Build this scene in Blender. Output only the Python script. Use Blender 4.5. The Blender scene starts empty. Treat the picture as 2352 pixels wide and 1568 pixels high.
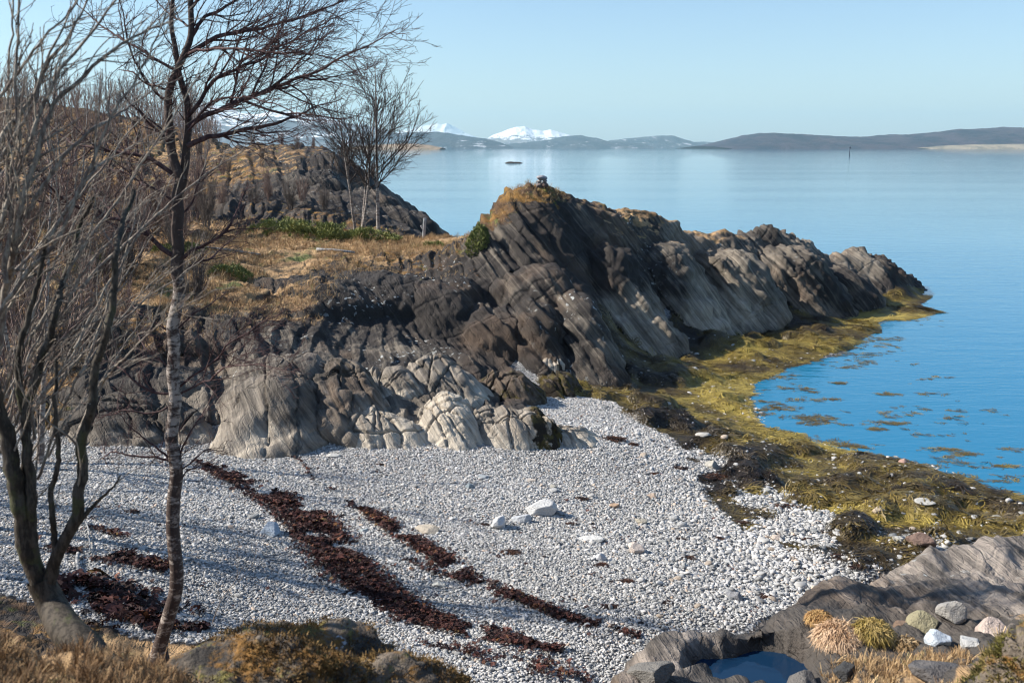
import bpy, bmesh, math, random
import numpy as np
from mathutils import Vector, Matrix

scene = bpy.context.scene
R = math.radians
# ------------------------------------------------------------------ camera
CAM_Z, PITCH, FPX = 6.5, R(11.0), 2286.7
cam_data = bpy.data.cameras.new("camera")
cam_data.lens = 35.0
cam_data.sensor_width = 36.0
cam_data.clip_start = 0.1
cam_data.clip_end = 80000
cam_data.dof.use_dof = True
cam_data.dof.focus_distance = 24.0
cam_data.dof.aperture_fstop = 3.5
cam = bpy.data.objects.new("camera", cam_data)
scene.collection.objects.link(cam)
cam.location = (0, 0, CAM_Z)
cam.rotation_euler = (R(90) - PITCH, 0, 0)
scene.camera = cam
# ------------------------------------------------------------------ sky, sun, exposure
SUN_EL, SUN_AZ = 36.0, 3.0          # azimuth measured from -X towards +Y
sd = Vector((-math.cos(R(SUN_EL)) * math.cos(R(SUN_AZ)), math.cos(R(SUN_EL)) * math.sin(R(SUN_AZ)), math.sin(R(SUN_EL))))
world = bpy.data.worlds.new("World")
scene.world = world
world.use_nodes = True
wn = world.node_tree
wn.nodes.clear()
sky = wn.nodes.new("ShaderNodeTexSky")
sky.sky_type = 'NISHITA'
sky.sun_disc = False
sky.sun_elevation = R(SUN_EL)
sky.sun_rotation = math.atan2(sd.x, sd.y)
sky.altitude = 0
sky.air_density = 1.0
sky.dust_density = 0.5
sky.ozone_density = 4.0
bg = wn.nodes.new("ShaderNodeBackground")
bg.inputs[1].default_value = 0.094
wo = wn.nodes.new("ShaderNodeOutputWorld")
wn.links.new(sky.outputs[0], bg.inputs[0])
wn.links.new(bg.outputs[0], wo.inputs[0])
sun_data = bpy.data.lights.new("sun", 'SUN')
sun_data.energy = 5.0
sun_data.angle = R(0.55)
sun_data.color = (1.0, 0.93, 0.83)
sun = bpy.data.objects.new("sun", sun_data)
scene.collection.objects.link(sun)
sun.location = sd * 60
sun.rotation_euler = sd.to_track_quat('Z', 'Y').to_euler()
scene.view_settings.view_transform = 'Standard'
scene.view_settings.look = 'None'
scene.view_settings.exposure = 0.88
scene.view_settings.gamma = 1
scene.view_settings.use_curve_mapping = False
scene.cycles.use_denoising = True
scene.cycles.filter_width = 1.1
scene.cycles.max_bounces = 6
scene.cycles.volume_bounces = 0
scene.cycles.transparent_max_bounces = 6

# ------------------------------------------------------------------ helpers
rng = np.random.default_rng(11)
CP, SP = math.cos(PITCH), math.sin(PITCH)

def ray(u, v):
    x, y = (u - 1176) / FPX, (784 - v) / FPX
    return np.array([x, CP + y * SP, -SP + y * CP])

def GZ(u, v, z):                      # the place seen at u, v that stands at height z
    d = ray(u, v); return np.array([0, 0, CAM_Z]) + d * ((z - CAM_Z) / d[2])

def GY(u, v, Y):                      # the place seen at u, v that stands Y metres away
    d = ray(u, v); return np.array([0, 0, CAM_Z]) + d * (Y / d[1])

def _hash(ix, iy, iz, seed):
    with np.errstate(over='ignore'):
        h = (ix.astype(np.uint32) * np.uint32(374761393) + iy.astype(np.uint32) * np.uint32(668265263)
             + iz.astype(np.uint32) * np.uint32(2246822519) + np.uint32((seed * 3266489917) & 0xffffffff))
        h = (h ^ (h >> np.uint32(13))) * np.uint32(1274126177)
        h = (h ^ (h >> np.uint32(15))) * np.uint32(2246822519)
        return ((h ^ (h >> np.uint32(16))) & np.uint32(0xffffff)).astype(np.float32) / np.float32(0xffffff)

def noise3(x, y, z, seed=0):          # value noise 0..1
    x, y, z = (np.asarray(a, np.float32) for a in (x, y, z))
    x, y, z = np.broadcast_arrays(x, y, z)
    fx, fy, fz = np.floor(x), np.floor(y), np.floor(z)
    tx, ty, tz = x - fx, y - fy, z - fz
    tx, ty, tz = (t * t * (3 - 2 * t) for t in (tx, ty, tz))
    ix, iy, iz = (f.astype(np.int64) & 0xffffffff for f in (fx, fy, fz))
    r = 0
    for dz in (0, 1):
        wz = tz if dz else 1 - tz
        for dy in (0, 1):
            wy = ty if dy else 1 - ty
            a = _hash(ix, iy + dy, iz + dz, seed); b = _hash(ix + 1, iy + dy, iz + dz, seed)
            r = r + wz * wy * (a + (b - a) * tx)
    return r

def fbm(x, y, z, octv=4, seed=0, gain=.5):
    r, a, t = 0, 1.0, 0
    for k in range(octv):
        r = r + a * noise3(x, y, z, seed + 17 * k); t += a
        a *= gain; x = x * 2.03 + 5.1; y = y * 2.03 + 1.7; z = z * 2.03 + 3.3
    return r / t

def smooth(x, a, b):
    t = np.clip((x - a) / (b - a), 0, 1); return t * t * (3 - 2 * t)

def in_poly(px, py, poly):
    inside = np.zeros(px.shape, bool); n = len(poly); j = n - 1
    for i in range(n):
        xi, yi = poly[i][0], poly[i][1]; xj, yj = poly[j][0], poly[j][1]
        c = ((yi > py) != (yj > py)) & (px < (xj - xi) * (py - yi) / (yj - yi + 1e-12) + xi)
        inside ^= c; j = i
    return inside

def set_props(o, label=None, cat=None, group=None, kind=None):
    if label: o['label'] = label
    if cat: o['category'] = cat
    if group: o['group'] = group
    if kind: o['kind'] = kind
    return o

def make_mesh(name, verts, faces, mats=None, attrs=None, smooth_=True, fm=None):
    """verts (n,3), faces: (m,3|4) array"""
    me = bpy.data.meshes.new(name)
    verts = np.asarray(verts, np.float32); faces = np.asarray(faces, np.int32)
    k = faces.shape[1]
    me.vertices.add(len(verts)); me.vertices.foreach_set("co", verts.ravel())
    me.loops.add(faces.size); me.loops.foreach_set("vertex_index", faces.ravel())
    me.polygons.add(len(faces))
    me.polygons.foreach_set("loop_start", np.arange(0, faces.size, k, dtype=np.int32))
    me.polygons.foreach_set("loop_total", np.full(len(faces), k, np.int32))
    if fm is not None: me.polygons.foreach_set("material_index", np.asarray(fm, np.int32))
    me.update(calc_edges=True)
    me.polygons.foreach_set("use_smooth", np.full(len(faces), smooth_, bool))
    for m in (mats or []): me.materials.append(m)
    for an, av in (attrs or {}).items():
        av = np.asarray(av, np.float32)
        if av.ndim == 1:
            at = me.attributes.new(an, 'FLOAT', 'POINT'); at.data.foreach_set("value", av)
        else:
            at = me.attributes.new(an, 'FLOAT_VECTOR', 'POINT'); at.data.foreach_set("vector", av.ravel())
    return me

def link(name, me, parent=None, loc=None, rot=None, scale=None):
    o = bpy.data.objects.new(name, me); scene.collection.objects.link(o)
    if parent is not None: o.parent = parent
    if loc is not None: o.location = loc
    if rot is not None: o.rotation_euler = rot
    if scale is not None: o.scale = scale
    return o

def empty(name, loc, rz=0):
    o = link(name, None, None, loc, (0, 0, rz)); o.empty_display_size = .1
    return o

# ------------------------------------------------------------------ materials
class NT:
    def __init__(s, name, rough=.8, spec=.3):
        s.m = bpy.data.materials.new(name); s.m.use_nodes = True
        s.t = s.m.node_tree; s.t.nodes.clear()
        s.out = s.n('OutputMaterial'); s.b = s.n('BsdfPrincipled')
        s.l(s.b.outputs[0], s.out.inputs[0])
        s.b.inputs['Roughness'].default_value = rough
        s.b.inputs['Specular IOR Level'].default_value = spec
    def n(s, k): return s.t.nodes.new('ShaderNode' + k)
    def l(s, a, b): s.t.links.new(a, b)
    def put(s, sock, v):
        if hasattr(v, 'is_linked') or hasattr(v, 'links'): s.l(v, sock)
        elif isinstance(v, (tuple, list)) and sock.type == 'RGBA' and len(v) == 3: sock.default_value = (*v, 1)
        else: sock.default_value = v
    def pos(s): return s.n('NewGeometry').outputs['Position']
    def obj(s): return s.n('TexCoord').outputs['Object']
    def mapping(s, vec, scale=(1, 1, 1), rot=(0, 0, 0), loc=(0, 0, 0)):
        q = s.n('Mapping'); q.inputs['Scale'].default_value = scale; q.inputs['Rotation'].default_value = rot
        q.inputs['Location'].default_value = loc; s.l(vec, q.inputs['Vector']); return q.outputs[0]
    def noise(s, vec, scale=1, detail=4, rough=.55, dist=0):
        q = s.n('TexNoise'); s.l(vec, q.inputs['Vector']); q.inputs['Scale'].default_value = scale
        q.inputs['Detail'].default_value = detail; q.inputs['Roughness'].default_value = rough
        q.inputs['Distortion'].default_value = dist; return q.outputs['Fac']
    def voro(s, vec, scale=1, feat='F1'):
        q = s.n('TexVoronoi'); q.feature = feat; s.l(vec, q.inputs['Vector']); q.inputs['Scale'].default_value = scale
        return q.outputs['Distance']
    def ramp(s, f, a, b, lo=0., hi=1.):
        q = s.n('MapRange'); q.interpolation_type = 'SMOOTHSTEP'; s.put(q.inputs[0], f)
        for i, v in enumerate((a, b, lo, hi)): s.put(q.inputs[i + 1], v)
        return q.outputs[0]
    def math(s, op, a, b=0.):
        q = s.n('Math'); q.operation = op; s.put(q.inputs[0], a); s.put(q.inputs[1], b); return q.outputs[0]
    def mix(s, f, a, b):
        q = s.n('Mix'); q.data_type = 'RGBA'; s.put(q.inputs[0], f); s.put(q.inputs[6], a); s.put(q.inputs[7], b)
        return q.outputs[2]
    def scale(s, c, f):
        q = s.n('VectorMath'); q.operation = 'SCALE'; s.put(q.inputs[0], c); s.put(q.inputs['Scale'], f); return q.outputs[0]
    def attr(s, name, kind='GEOMETRY', out='Fac'):
        q = s.n('Attribute'); q.attribute_name = name; q.attribute_type = kind; return q.outputs[out]
    def bump(s, h, dist=.02, strength=1., prev=None):
        q = s.n('Bump'); q.inputs['Distance'].default_value = dist; q.inputs['Strength'].default_value = strength
        s.l(h, q.inputs['Height'])
        if prev is not None: s.l(prev, q.inputs['Normal'])
        return q.outputs[0]
    def col(s, c): s.put(s.b.inputs['Base Color'], c)
    def nor(s, v): s.l(v, s.b.inputs['Normal'])

# bedding of the bedrock: planes that dip down to the right
BN = Vector((.80, .12, .58)).normalized()
BED_ROT = BN.to_track_quat('Z', 'X').to_euler()          # local Z = normal of the beds
BQ = np.array(BN.to_track_quat('Z', 'X').to_matrix())     # columns: along, along, normal

def rock_mat(name, dark=(.036, .031, .028), mid=(.175, .15, .12), pale=(.48, .41, .32), fine=1.0):
    m = NT(name, .82, .25); p = m.pos()
    bed = m.n('VectorRotate'); bed.rotation_type = 'EULER_XYZ'; bed.invert = True
    m.l(p, bed.inputs['Vector']); bed.inputs['Rotation'].default_value = BED_ROT
    bv = bed.outputs[0]
    streak = m.noise(m.mapping(bv, (.35 * fine, .35 * fine, 8 * fine)), 1, 5, .65, .5)
    fine_s = m.noise(m.mapping(bv, (.8 * fine, .8 * fine, 30 * fine)), 1, 3, .65, .4)
    blot = m.noise(p, .9, 5, .6)
    gr = m.noise(p, 22, 3, .6)
    pa = m.attr('pale')
    f = m.math('ADD', m.math('ADD', pa, m.math('MULTIPLY', m.math('SUBTRACT', streak, .5), 1.3)), m.math('MULTIPLY', m.math('SUBTRACT', blot, .5), 1.15))
    c = m.mix(m.ramp(f, .12, .60), dark, mid)
    c = m.mix(m.ramp(f, .50, 1.05), c, pale)
    c = m.mix(m.ramp(m.noise(p, .45, 3), .5, .68, 0, .45), c, (.13, .085, .055))
    tone = m.math('ADD', .40, m.math('ADD', m.math('MULTIPLY', fine_s, .85), m.math('MULTIPLY', gr, .35)))
    c = m.scale(c, tone)
    # pale lichen spots
    li = m.math('MULTIPLY', m.ramp(m.noise(p, 7, 2, .5), .62, .68), m.ramp(m.noise(p, .55, 2), .5, .62))
    c = m.mix(m.math('MULTIPLY', li, m.attr('lich')), c, (.42, .44, .43))
    # moss and heath
    nz = m.n('SeparateXYZ'); m.l(m.n('NewGeometry').outputs['Normal'], nz.inputs[0])
    mo = m.math('ADD', m.attr('moss'), m.math('ADD', m.math('MULTIPLY', m.math('SUBTRACT', m.noise(p, 2.2, 5, .65), .5), 1.5), m.math('MULTIPLY', m.math('SUBTRACT', nz.outputs[2], .8), .3)))
    mc = m.mix(m.ramp(m.noise(p, 1.3, 3), .42, .6), (.10, .058, .03), (.24, .13, .035))
    mc = m.mix(m.ramp(m.noise(p, 3.1, 3), .56, .68), mc, (.10, .115, .03))
    mc = m.scale(mc, m.math('ADD', .45, m.noise(p, 26, 3, .7)))
    c = m.mix(m.ramp(mo, .42, .62), c, mc)
    ve = m.math('ADD', m.attr('veg'), m.math('ADD', m.math('MULTIPLY', m.math('SUBTRACT', m.noise(p, 1.7, 5, .65), .5), 1.5), m.math('MULTIPLY', m.math('SUBTRACT', nz.outputs[2], .85), .7)))
    vc = m.mix(m.ramp(m.noise(p, 1.0, 4), .4, .62), (.46, .30, .155), (.23, .145, .075))
    vc = m.mix(m.ramp(m.noise(p, .8, 3), .56, .7), vc, (.13, .15, .05))
    vc = m.scale(vc, m.math('ADD', .4, m.noise(p, 30, 3, .7)))
    vf = m.ramp(ve, .42, .6)
    c = m.mix(vf, c, vc)
    wf = m.ramp(m.math('ADD', m.attr('weed'), m.math('MULTIPLY', m.math('SUBTRACT', m.noise(p, 2.6, 5, .7), .5), 1.6)), .45, .58)
    c = m.mix(wf, c, m.mix(m.ramp(m.noise(p, 4.5, 4), .45, .65), (.022, .016, .010), (.085, .066, .018)))
    m.col(c)
    h = m.math('ADD', m.math('MULTIPLY', streak, 1.0), m.math('MULTIPLY', fine_s, .3))
    h = m.math('ADD', h, m.math('MULTIPLY', gr, .5))
    # joints cut across the beds
    jv = m.mapping(bv, (1.1, .8, .35)); j = m.ramp(m.voro(m.mapping(jv, (.55, .55, .55)), 1, 'DISTANCE_TO_EDGE'), 0, .035)
    h = m.math('ADD', h, m.math('MULTIPLY', j, .5))
    cv = m.n('VectorMath'); cv.operation = 'ADD'; m.l(m.mapping(bv, (1.3, .9, 2.6)), cv.inputs[0]); dn = m.n('TexNoise'); dn.inputs['Scale'].default_value = 2.2; dn.inputs['Detail'].default_value = 3; m.l(p, dn.inputs['Vector']); m.l(m.scale(dn.outputs['Color'], .7), cv.inputs[1])
    ck = m.ramp(m.voro(cv.outputs[0], 1, 'DISTANCE_TO_EDGE'), 0, .03); ck2 = m.ramp(m.voro(m.mapping(cv.outputs[0], (2.4, 2.4, 3.2), (0, 0, 0), (3, 1, 2)), 1, 'DISTANCE_TO_EDGE'), 0, .05)
    ck = m.math('MULTIPLY', ck, m.math('ADD', m.math('MULTIPLY', ck2, .5), .5)); h = m.math('ADD', h, m.math('MULTIPLY', ck, .24))
    gp = m.noise(p, 55, 3, .7); h = m.math('ADD', h, m.math('MULTIPLY', gp, .22))
    m.nor(m.bump(h, .07 / fine, 1.0))
    return m.m

M_ROCK = rock_mat('headland_rock')
M_SLAB = rock_mat('slab_rock', (.07, .062, .055), (.29, .25, .215), (.46, .41, .36), 1.6)

def beach_mat():
    m = NT('shingle_bed', .85, .3); p = m.pos()
    v = m.voro(p, 22); c = m.mix(m.ramp(m.noise(p, 30, 2), .3, .7), (.22, .225, .23), (.42, .42, .42))
    c = m.scale(c, m.ramp(v, 0, .8, 1.1, .3))
    w = m.ramp(m.math('ADD', m.attr('weed'), m.math('MULTIPLY', m.math('SUBTRACT', m.noise(p, 1.5, 4), .5), .4)), .45, .6)
    wc = m.mix(m.ramp(m.noise(p, 2.5, 4), .4, .6), (.05, .038, .014), (.16, .125, .03))
    c = m.mix(w, c, wc)
    sx = m.n('SeparateXYZ'); m.l(p, sx.inputs[0])
    c = m.mix(m.ramp(sx.outputs[2], -.5, .05, .8, 0), c, (.05, .06, .04))
    m.col(c); m.nor(m.bump(v, .03, 1.)); return m.m
M_BEACH = beach_mat()

# ------------------------------------------------------------------ the lie of the land: surveyed points, then a smooth surface
Zp = [  # u, v, height
 (-300,985,1.6),(170,1000,1.5),(450,990,1.4),(600,1003,1.3),(730,1010,1.2),(1000,1020,1.05),(1330,1003,.8),(1230,912,.8),(1420,920,.55),
 (1200,842,.95),(1320,845,.7),(1430,772,.72),(1600,738,.55),(1700,715,.5),(1850,690,.4),(2000,688,.15),(2118,668,0),
 (2115,722,0),(1990,765,0),(1950,805,0),(1830,835,0),(1700,882,0),(1730,950,0),(1745,990,0),(1880,1035,0),(2090,1072,0),(2240,1120,0),(2352,1160,0),(2600,1230,0),
 (1500,860,.35),(1500,940,.4),(1700,780,.28),(1850,760,.15),(200,1300,1.75),(600,1300,1.35),(620,1480,1.5),(1000,1500,1.2),(1200,1568,1.15),(1500,1460,.95),
 (1500,1300,.8),(1500,1100,.5),(1900,1250,.45),(2200,1280,.42),(1750,1400,.78),(-300,1300,2.0),(850,1100,1.05),(1100,1200,.95),(200,1130,1.6),(2352,1225,.3),(1900,1120,.15),
 (1740,1425,.85),(2000,1300,.5)]
Yp = [  # u, v, distance
 (150,870,19),(100,900,18.5),(350,870,19),(100,700,23),(100,600,28),(300,700,24),(300,600,29),(300,540,34),(300,450,45),(300,400,60),(300,340,80),(300,276,104),(200,262,108),
 (100,500,38),(100,400,55),(100,268,90),(60,232,112),(-200,220,112),(-200,400,60),(-200,600,30),(-200,800,21),(380,292,98),(450,305,92),(500,325,78),(450,420,50),(450,500,38),(450,600,29),(450,700,25),(430,790,22),(430,900,19.5),
 (550,610,30),(550,700,25),(560,745,23),(650,600,31),(650,690,26),(680,740,24),(560,850,20),(620,930,18.8),(760,800,22.5),(900,850,22),(800,700,26.5),(850,605,31),(1000,600,31),(900,690,28),(1000,760,26),(1050,690,28),(1000,830,23.5),
 (700,570,33),(850,560,34.5),(1000,562,34.5),(1000,546,37),(1090,540,34),(900,545,38),(800,540,38),
 (1340,1558,6.5),(1450,1512,6.9),(1540,1485,7.2),(1640,1450,7.55),(1750,1408,8.0),(1880,1362,8.5),(2000,1320,9.3),(2120,1295,9.8),(2250,1265,10.3),(2352,1240,10.7),(2500,1200,11.2),
 (560,344,62),(760,350,60),(660,342,63),(640,400,50),(760,420,50),(600,480,42),(700,510,39),(850,475,47),(960,538,43),(830,400,54),(500,520,36),(900,500,46),
 (1240,428,33),(1188,432,32.9),(1168,458,32.6),(1135,498,32),(1090,535,33),(1300,450,33.5),(1370,482,34.5),(1430,486,35.5),(1490,484,37),(1560,527,38.5),(1650,532,39.5),(1760,524,41.5),(1840,548,43),(1960,578,45),(2050,615,46.5),(2122,662,47),
 (1240,520,31.3),(1140,600,30),(1250,620,29.8),(1300,720,28.4),(1200,740,27),(1400,600,32.3),(1380,700,30),(1500,640,33.5),(1560,640,35),(1700,630,38),(1850,630,41),(1970,640,43.5),(1100,640,29.3),(1160,690,28.3)]
Wp = [  # x, y, z
 (-1.5,42,1),(-1,46,-1),(1,40,-.5),(3,41,-1.2),(6,43,-1.2),(9,44,-1.3),(12,47,-1.4),(16,50,-1.5),(22,52,-1.8),(26,45,-2),(20,43,-1),(14,34,-1),(17,30,-1.3),(20,20,-1.5),(16,22,-1),(9,27,-.5),(26,30,-2),(40,30,-3),(40,60,-3),(30,80,-3),
 (5,60,-2),(-5,52,-1.5),(-12,80,-1.5),(-5,75,-3),(-22,110,-2),(-30,135,2),(-20,95,2),(-55,130,8),(-75,110,9),(-60,60,7),(-45,35,7),(-30,20,4),(-25,12,3.6),(-14,10,2.4),(16,12,-.2),(22,10,-1),(12.5,13.2,.15),
 (0,0,4.9),(0,-4,5),(-6,-2,5.2),(8,-2,5),(-2.5,3,4.75),(-1.75,4.2,4.15),(-3,4.3,4.25),(-3,6,2.9),(-4,8,1.95),(-2.4,8.6,1.85),(-5,5,4.4),(-8,5,4.4),(-8,8,2.6),(-5.5,10,1.9),(-1,6.4,2.2),(-1,4.6,3.6),(-1.2,7.6,1.75),
 (.2,3,4.0),(.2,5,2.8),(.2,7,1.75),(1.5,5.2,3.0),(1.0,6.2,2.85),(1.3,6.6,2.75),(2.6,6.6,2.85),(2.5,7.3,2.75),(1.85,7.1,2.62),(3.6,6.9,2.95),(3.4,8,2.6),(4.5,8.4,2.6),(1.2,7.4,1.9),(2.0,8.6,1.9),(3.2,9.6,1.7),(4.6,10.6,1.5),(6.2,11.4,1.2),(8.2,12,1.2),(3,5.2,3.4),(5,6.5,3.35),(6,8.5,2.6),(8,7,3.2),(3,3,4.1),(1,1.5,4.7),(6,3,4.4),(11,9,2.0),(14,5,2.5),
 (4.6,11.3,.75),(2.9,10.2,.9),(6.6,12.6,.5),(1.2,8.6,1.1),(1.9,9.6,1.0),(9.4,13.2,.35)]
CPT = np.array([GZ(*q) for q in Zp] + [GY(*q) for q in Yp] + [np.array(q, float) for q in Wp])

def _mq(a, b, c=.9): return np.sqrt(((a[:, None, :] - b[None, :, :]) ** 2).sum(2) + c * c)
_X = CPT[:, :2]; _n = len(_X)
_A = np.zeros((_n + 3, _n + 3)); _A[:_n, :_n] = _mq(_X, _X) + np.eye(_n) * -.03
_A[:_n, _n:] = np.c_[np.ones(_n), _X]; _A[_n:, :_n] = _A[:_n, _n:].T
_w = np.linalg.solve(_A, np.r_[CPT[:, 2], 0, 0, 0])
GX0, GY0, GS = -90.0, -8.0, .25
_gx, _gy = np.arange(GX0, 60, GS), np.arange(GY0, 150, GS)
_gg = np.stack(np.meshgrid(_gx, _gy, indexing='ij'), -1).reshape(-1, 2)
_h = np.concatenate([_mq(c_, _X) @ _w[:_n] + np.c_[np.ones(len(c_)), c_] @ _w[_n:] for c_ in np.array_split(_gg, 24)])
HG = _h.reshape(len(_gx), len(_gy))

def base_h(x, y):
    fx = np.clip((np.asarray(x, float) - GX0) / GS, 0, HG.shape[0] - 1.001); fy = np.clip((np.asarray(y, float) - GY0) / GS, 0, HG.shape[1] - 1.001)
    i, j = fx.astype(int), fy.astype(int); a, b = fx - i, fy - j
    return HG[i, j] * (1 - a) * (1 - b) + HG[i + 1, j] * a * (1 - b) + HG[i, j + 1] * (1 - a) * b + HG[i + 1, j + 1] * a * b

def hit(u, v, h=None, t0=2.0):
    """the place on the land seen at u, v"""
    d = ray(u, v); t = t0 * 1.0035 ** np.arange(1200)
    P = np.array([0, 0, CAM_Z]) + t[:, None] * d
    g = (h or base_h)(P[:, 0], P[:, 1]); k = np.argmax(P[:, 2] < np.maximum(g, -.02))
    if not (P[k, 2] < max(g[k], -.02)): k = len(t) - 1
    q = P[k].copy(); q[2] = max(g[k], -.02); return q

def W(pts): return [GZ(u, v, z)[:2] for u, v, z in pts]
BEACH = [np.array(q) for q in ((-16, 17.5),)] + W([(-300,985,1.6),(170,990,1.5),(450,985,1.4),(600,985,1.35),(730,985,1.25),(1000,1000,1.1),(1210,975,.95),(1215,905,.8),(1180,850,.95),(1240,815,.9),(1430,765,.72),(1600,738,.55),(1700,715,.5),(1850,690,.4),(2000,685,.2),(2118,668,0)]) \
  + [np.array(q) for q in ((24, 47), (45, 40), (45, 10), (16, 11.5), (11.5, 12.4), (9.4, 12.6), (7.6, 11.9))] + W([(2352,1245,.45),(2150,1275,.5),(2000,1318,.6),(1860,1378,.8),(1750,1412,.85),(1640,1462,.95),(1500,1515,1.0)]) \
  + [np.array(q) for q in ((1.2, 8.2), (.2, 7.2), (-1.2, 7.9), (-2.6, 9.0), (-3.6, 9.2), (-5, 9.6), (-9, 10.5), (-16, 12))]
WEED = W([(1240,822,.9),(1430,768,.72),(1600,742,.55),(1750,712,.5),(1870,690,.4),(2000,672,.3),(2118,664,0)]) + [np.array((20, 41.5))] + W([(2150,722,-.1),(2000,780,-.1),(1960,812,-.1),(1840,845,-.1),(1700,885,-.1),(1730,950,-.1),(1750,995,-.1),(1890,1030,-.1),(2090,1075,-.1),(2240,1125,-.1),(2352,1165,-.1)]) + [np.array((12.6, 15.2)), np.array((12.4, 13.4))] \
  + W([(2352,1235,.35),(2230,1285,.4),(2060,1235,.4),(1900,1195,.35),(1800,1130,.25),(1660,1062,.3),(1530,998,.4),(1420,950,.5),(1400,915,.58),(1300,905,.7),(1230,870,.85)])
BEACH = np.array(BEACH); WEED = np.array(WEED)
# ------------------------------------------------------------------ what covers the land where: pale rock, grass, moss, lichen
AN = [(1240,500,.05,.1,.2),(1200,440,.1,.3,.75),(1130,508,.1,.3,.8),(1100,570,.35,0,.35),(1160,560,.3,.1,.1),(1250,560,.02,0,0),(1300,640,0,0,0),(1180,600,.15,0,.1),(1400,620,.05,0,0),(1410,520,.3,.5,.2),(1380,484,.2,.5,.3),(1480,490,.3,.75,.3),
 (1560,560,.6,.35,.1),(1600,640,.55,0,0),(1500,640,.15,0,0),(1450,700,.6,0,0),(1600,700,.8,0,0),(1700,620,.55,0,0),(1660,540,.4,.6,.1),(1760,560,.35,.2,.1),(1760,524,.3,.5,.3),(1800,640,.3,0,0),(1850,580,.6,.2,.1),(1950,610,.5,.2,.1),(2080,650,.05,0,0),(1900,665,.15,0,.1),
 (1450,745,.8,0,0),(1600,735,.75,0,0),(1300,790,.5,0,0),(1240,800,.1,0,0),(850,690,0,0,0),(950,730,0,0,0),(1050,790,0,0,0),(700,650,.1,.05,.1),(600,650,.05,.1,.15),(800,610,.1,.35,.5),(900,590,.1,.4,.5),(1000,605,0,.1,.4),(1060,590,0,.5,.4),
 (1000,560,.1,.95,.1),(850,572,0,.95,0),(700,580,.1,.75,.2),(600,590,.2,.75,.2),(560,700,.1,.85,.1),(640,705,.2,.6,0),(480,680,0,.9,.1),(450,620,.1,.75,.3),(520,640,.1,.9,.1),(600,620,.1,.8,.2),(700,600,.1,.7,.2),(540,600,.1,.9,.1),(300,640,.1,.5,.45),(150,700,.1,.45,.45),(300,750,.1,.35,.35),(100,800,.1,.4,.35),
 (450,760,.2,.2,.2),(550,742,.2,.25,.1),(650,790,.35,0,0),(750,830,.3,0,0),(850,830,.3,0,0),(600,900,.5,0,0),(800,960,.7,0,0),(900,900,.5,0,0),(950,840,.35,0,0),(1100,880,.1,0,0),(350,850,.2,.1,.1),(250,920,.15,0,.1),(300,975,.3,0,0),(80,900,.1,.6,.5),
 (560,400,.05,.35,.55),(650,380,.1,.4,.4),(750,400,.15,.1,.3),(700,440,.2,0,.1),(800,450,.25,0,0),(900,500,.2,0,0),(600,460,.05,.05,.35),(650,500,.05,.1,.4),(760,345,0,.4,.5),(960,530,.35,.4,0),(800,520,.05,.1,.5),(300,450,0,.3,.6),(300,300,0,.3,.6),(100,250,0,.3,.6),(480,340,0,.4,.6),
 (1900,1340,.45,0,0),(2200,1300,.45,0,0),(1700,1430,.4,0,0),(1800,1440,.0,0,.1),(1740,1520,0,0,0),(2000,1480,.15,.35,.1),(2200,1500,.1,.25,.1),(1500,1530,.35,0,0),(2000,1550,.1,.5,.1),(2300,1530,.1,.4,.4),(1600,1560,.1,.1,.2),
 (100,1530,0,.9,.1),(300,1520,0,.8,.1),(500,1560,0,.4,.5),(200,1400,0,.2,.5),(60,1300,0,.3,.5)]
AP = np.array([np.r_[hit(a[0], a[1]), a[2:]] for a in AN])

def cover(P, masked=True):
    """P (n,3) -> pale, veg, moss (n,3) by the nearest surveyed patches"""
    out = []
    for Q in np.array_split(P, max(1, len(P) // 30000)):
        w1 = fbm(Q[:, 0] * .8, Q[:, 1] * .8, Q[:, 2] * .8, 3, 5) - .5; w2 = fbm(Q[:, 0] * .8, Q[:, 1] * .8, Q[:, 2] * .8 + 31, 3, 9) - .5
        q = Q.copy(); q[:, 0] += w1 * 1.6; q[:, 2] += w2 * 1.0
        sc = .06 * np.maximum(np.hypot(Q[:, 0], Q[:, 1]), 2.)
        d2 = ((q[:, None, 0] - AP[None, :, 0]) ** 2 + (.6 * (q[:, None, 1] - AP[None, :, 1])) ** 2 + (1.5 * (q[:, None, 2] - AP[None, :, 2])) ** 2)
        w = 1 / (d2 / sc[:, None] ** 2 + .02) ** 2
        out.append((w @ AP[:, 3:]) / w.sum(1)[:, None])
    return np.concatenate(out)

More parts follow.
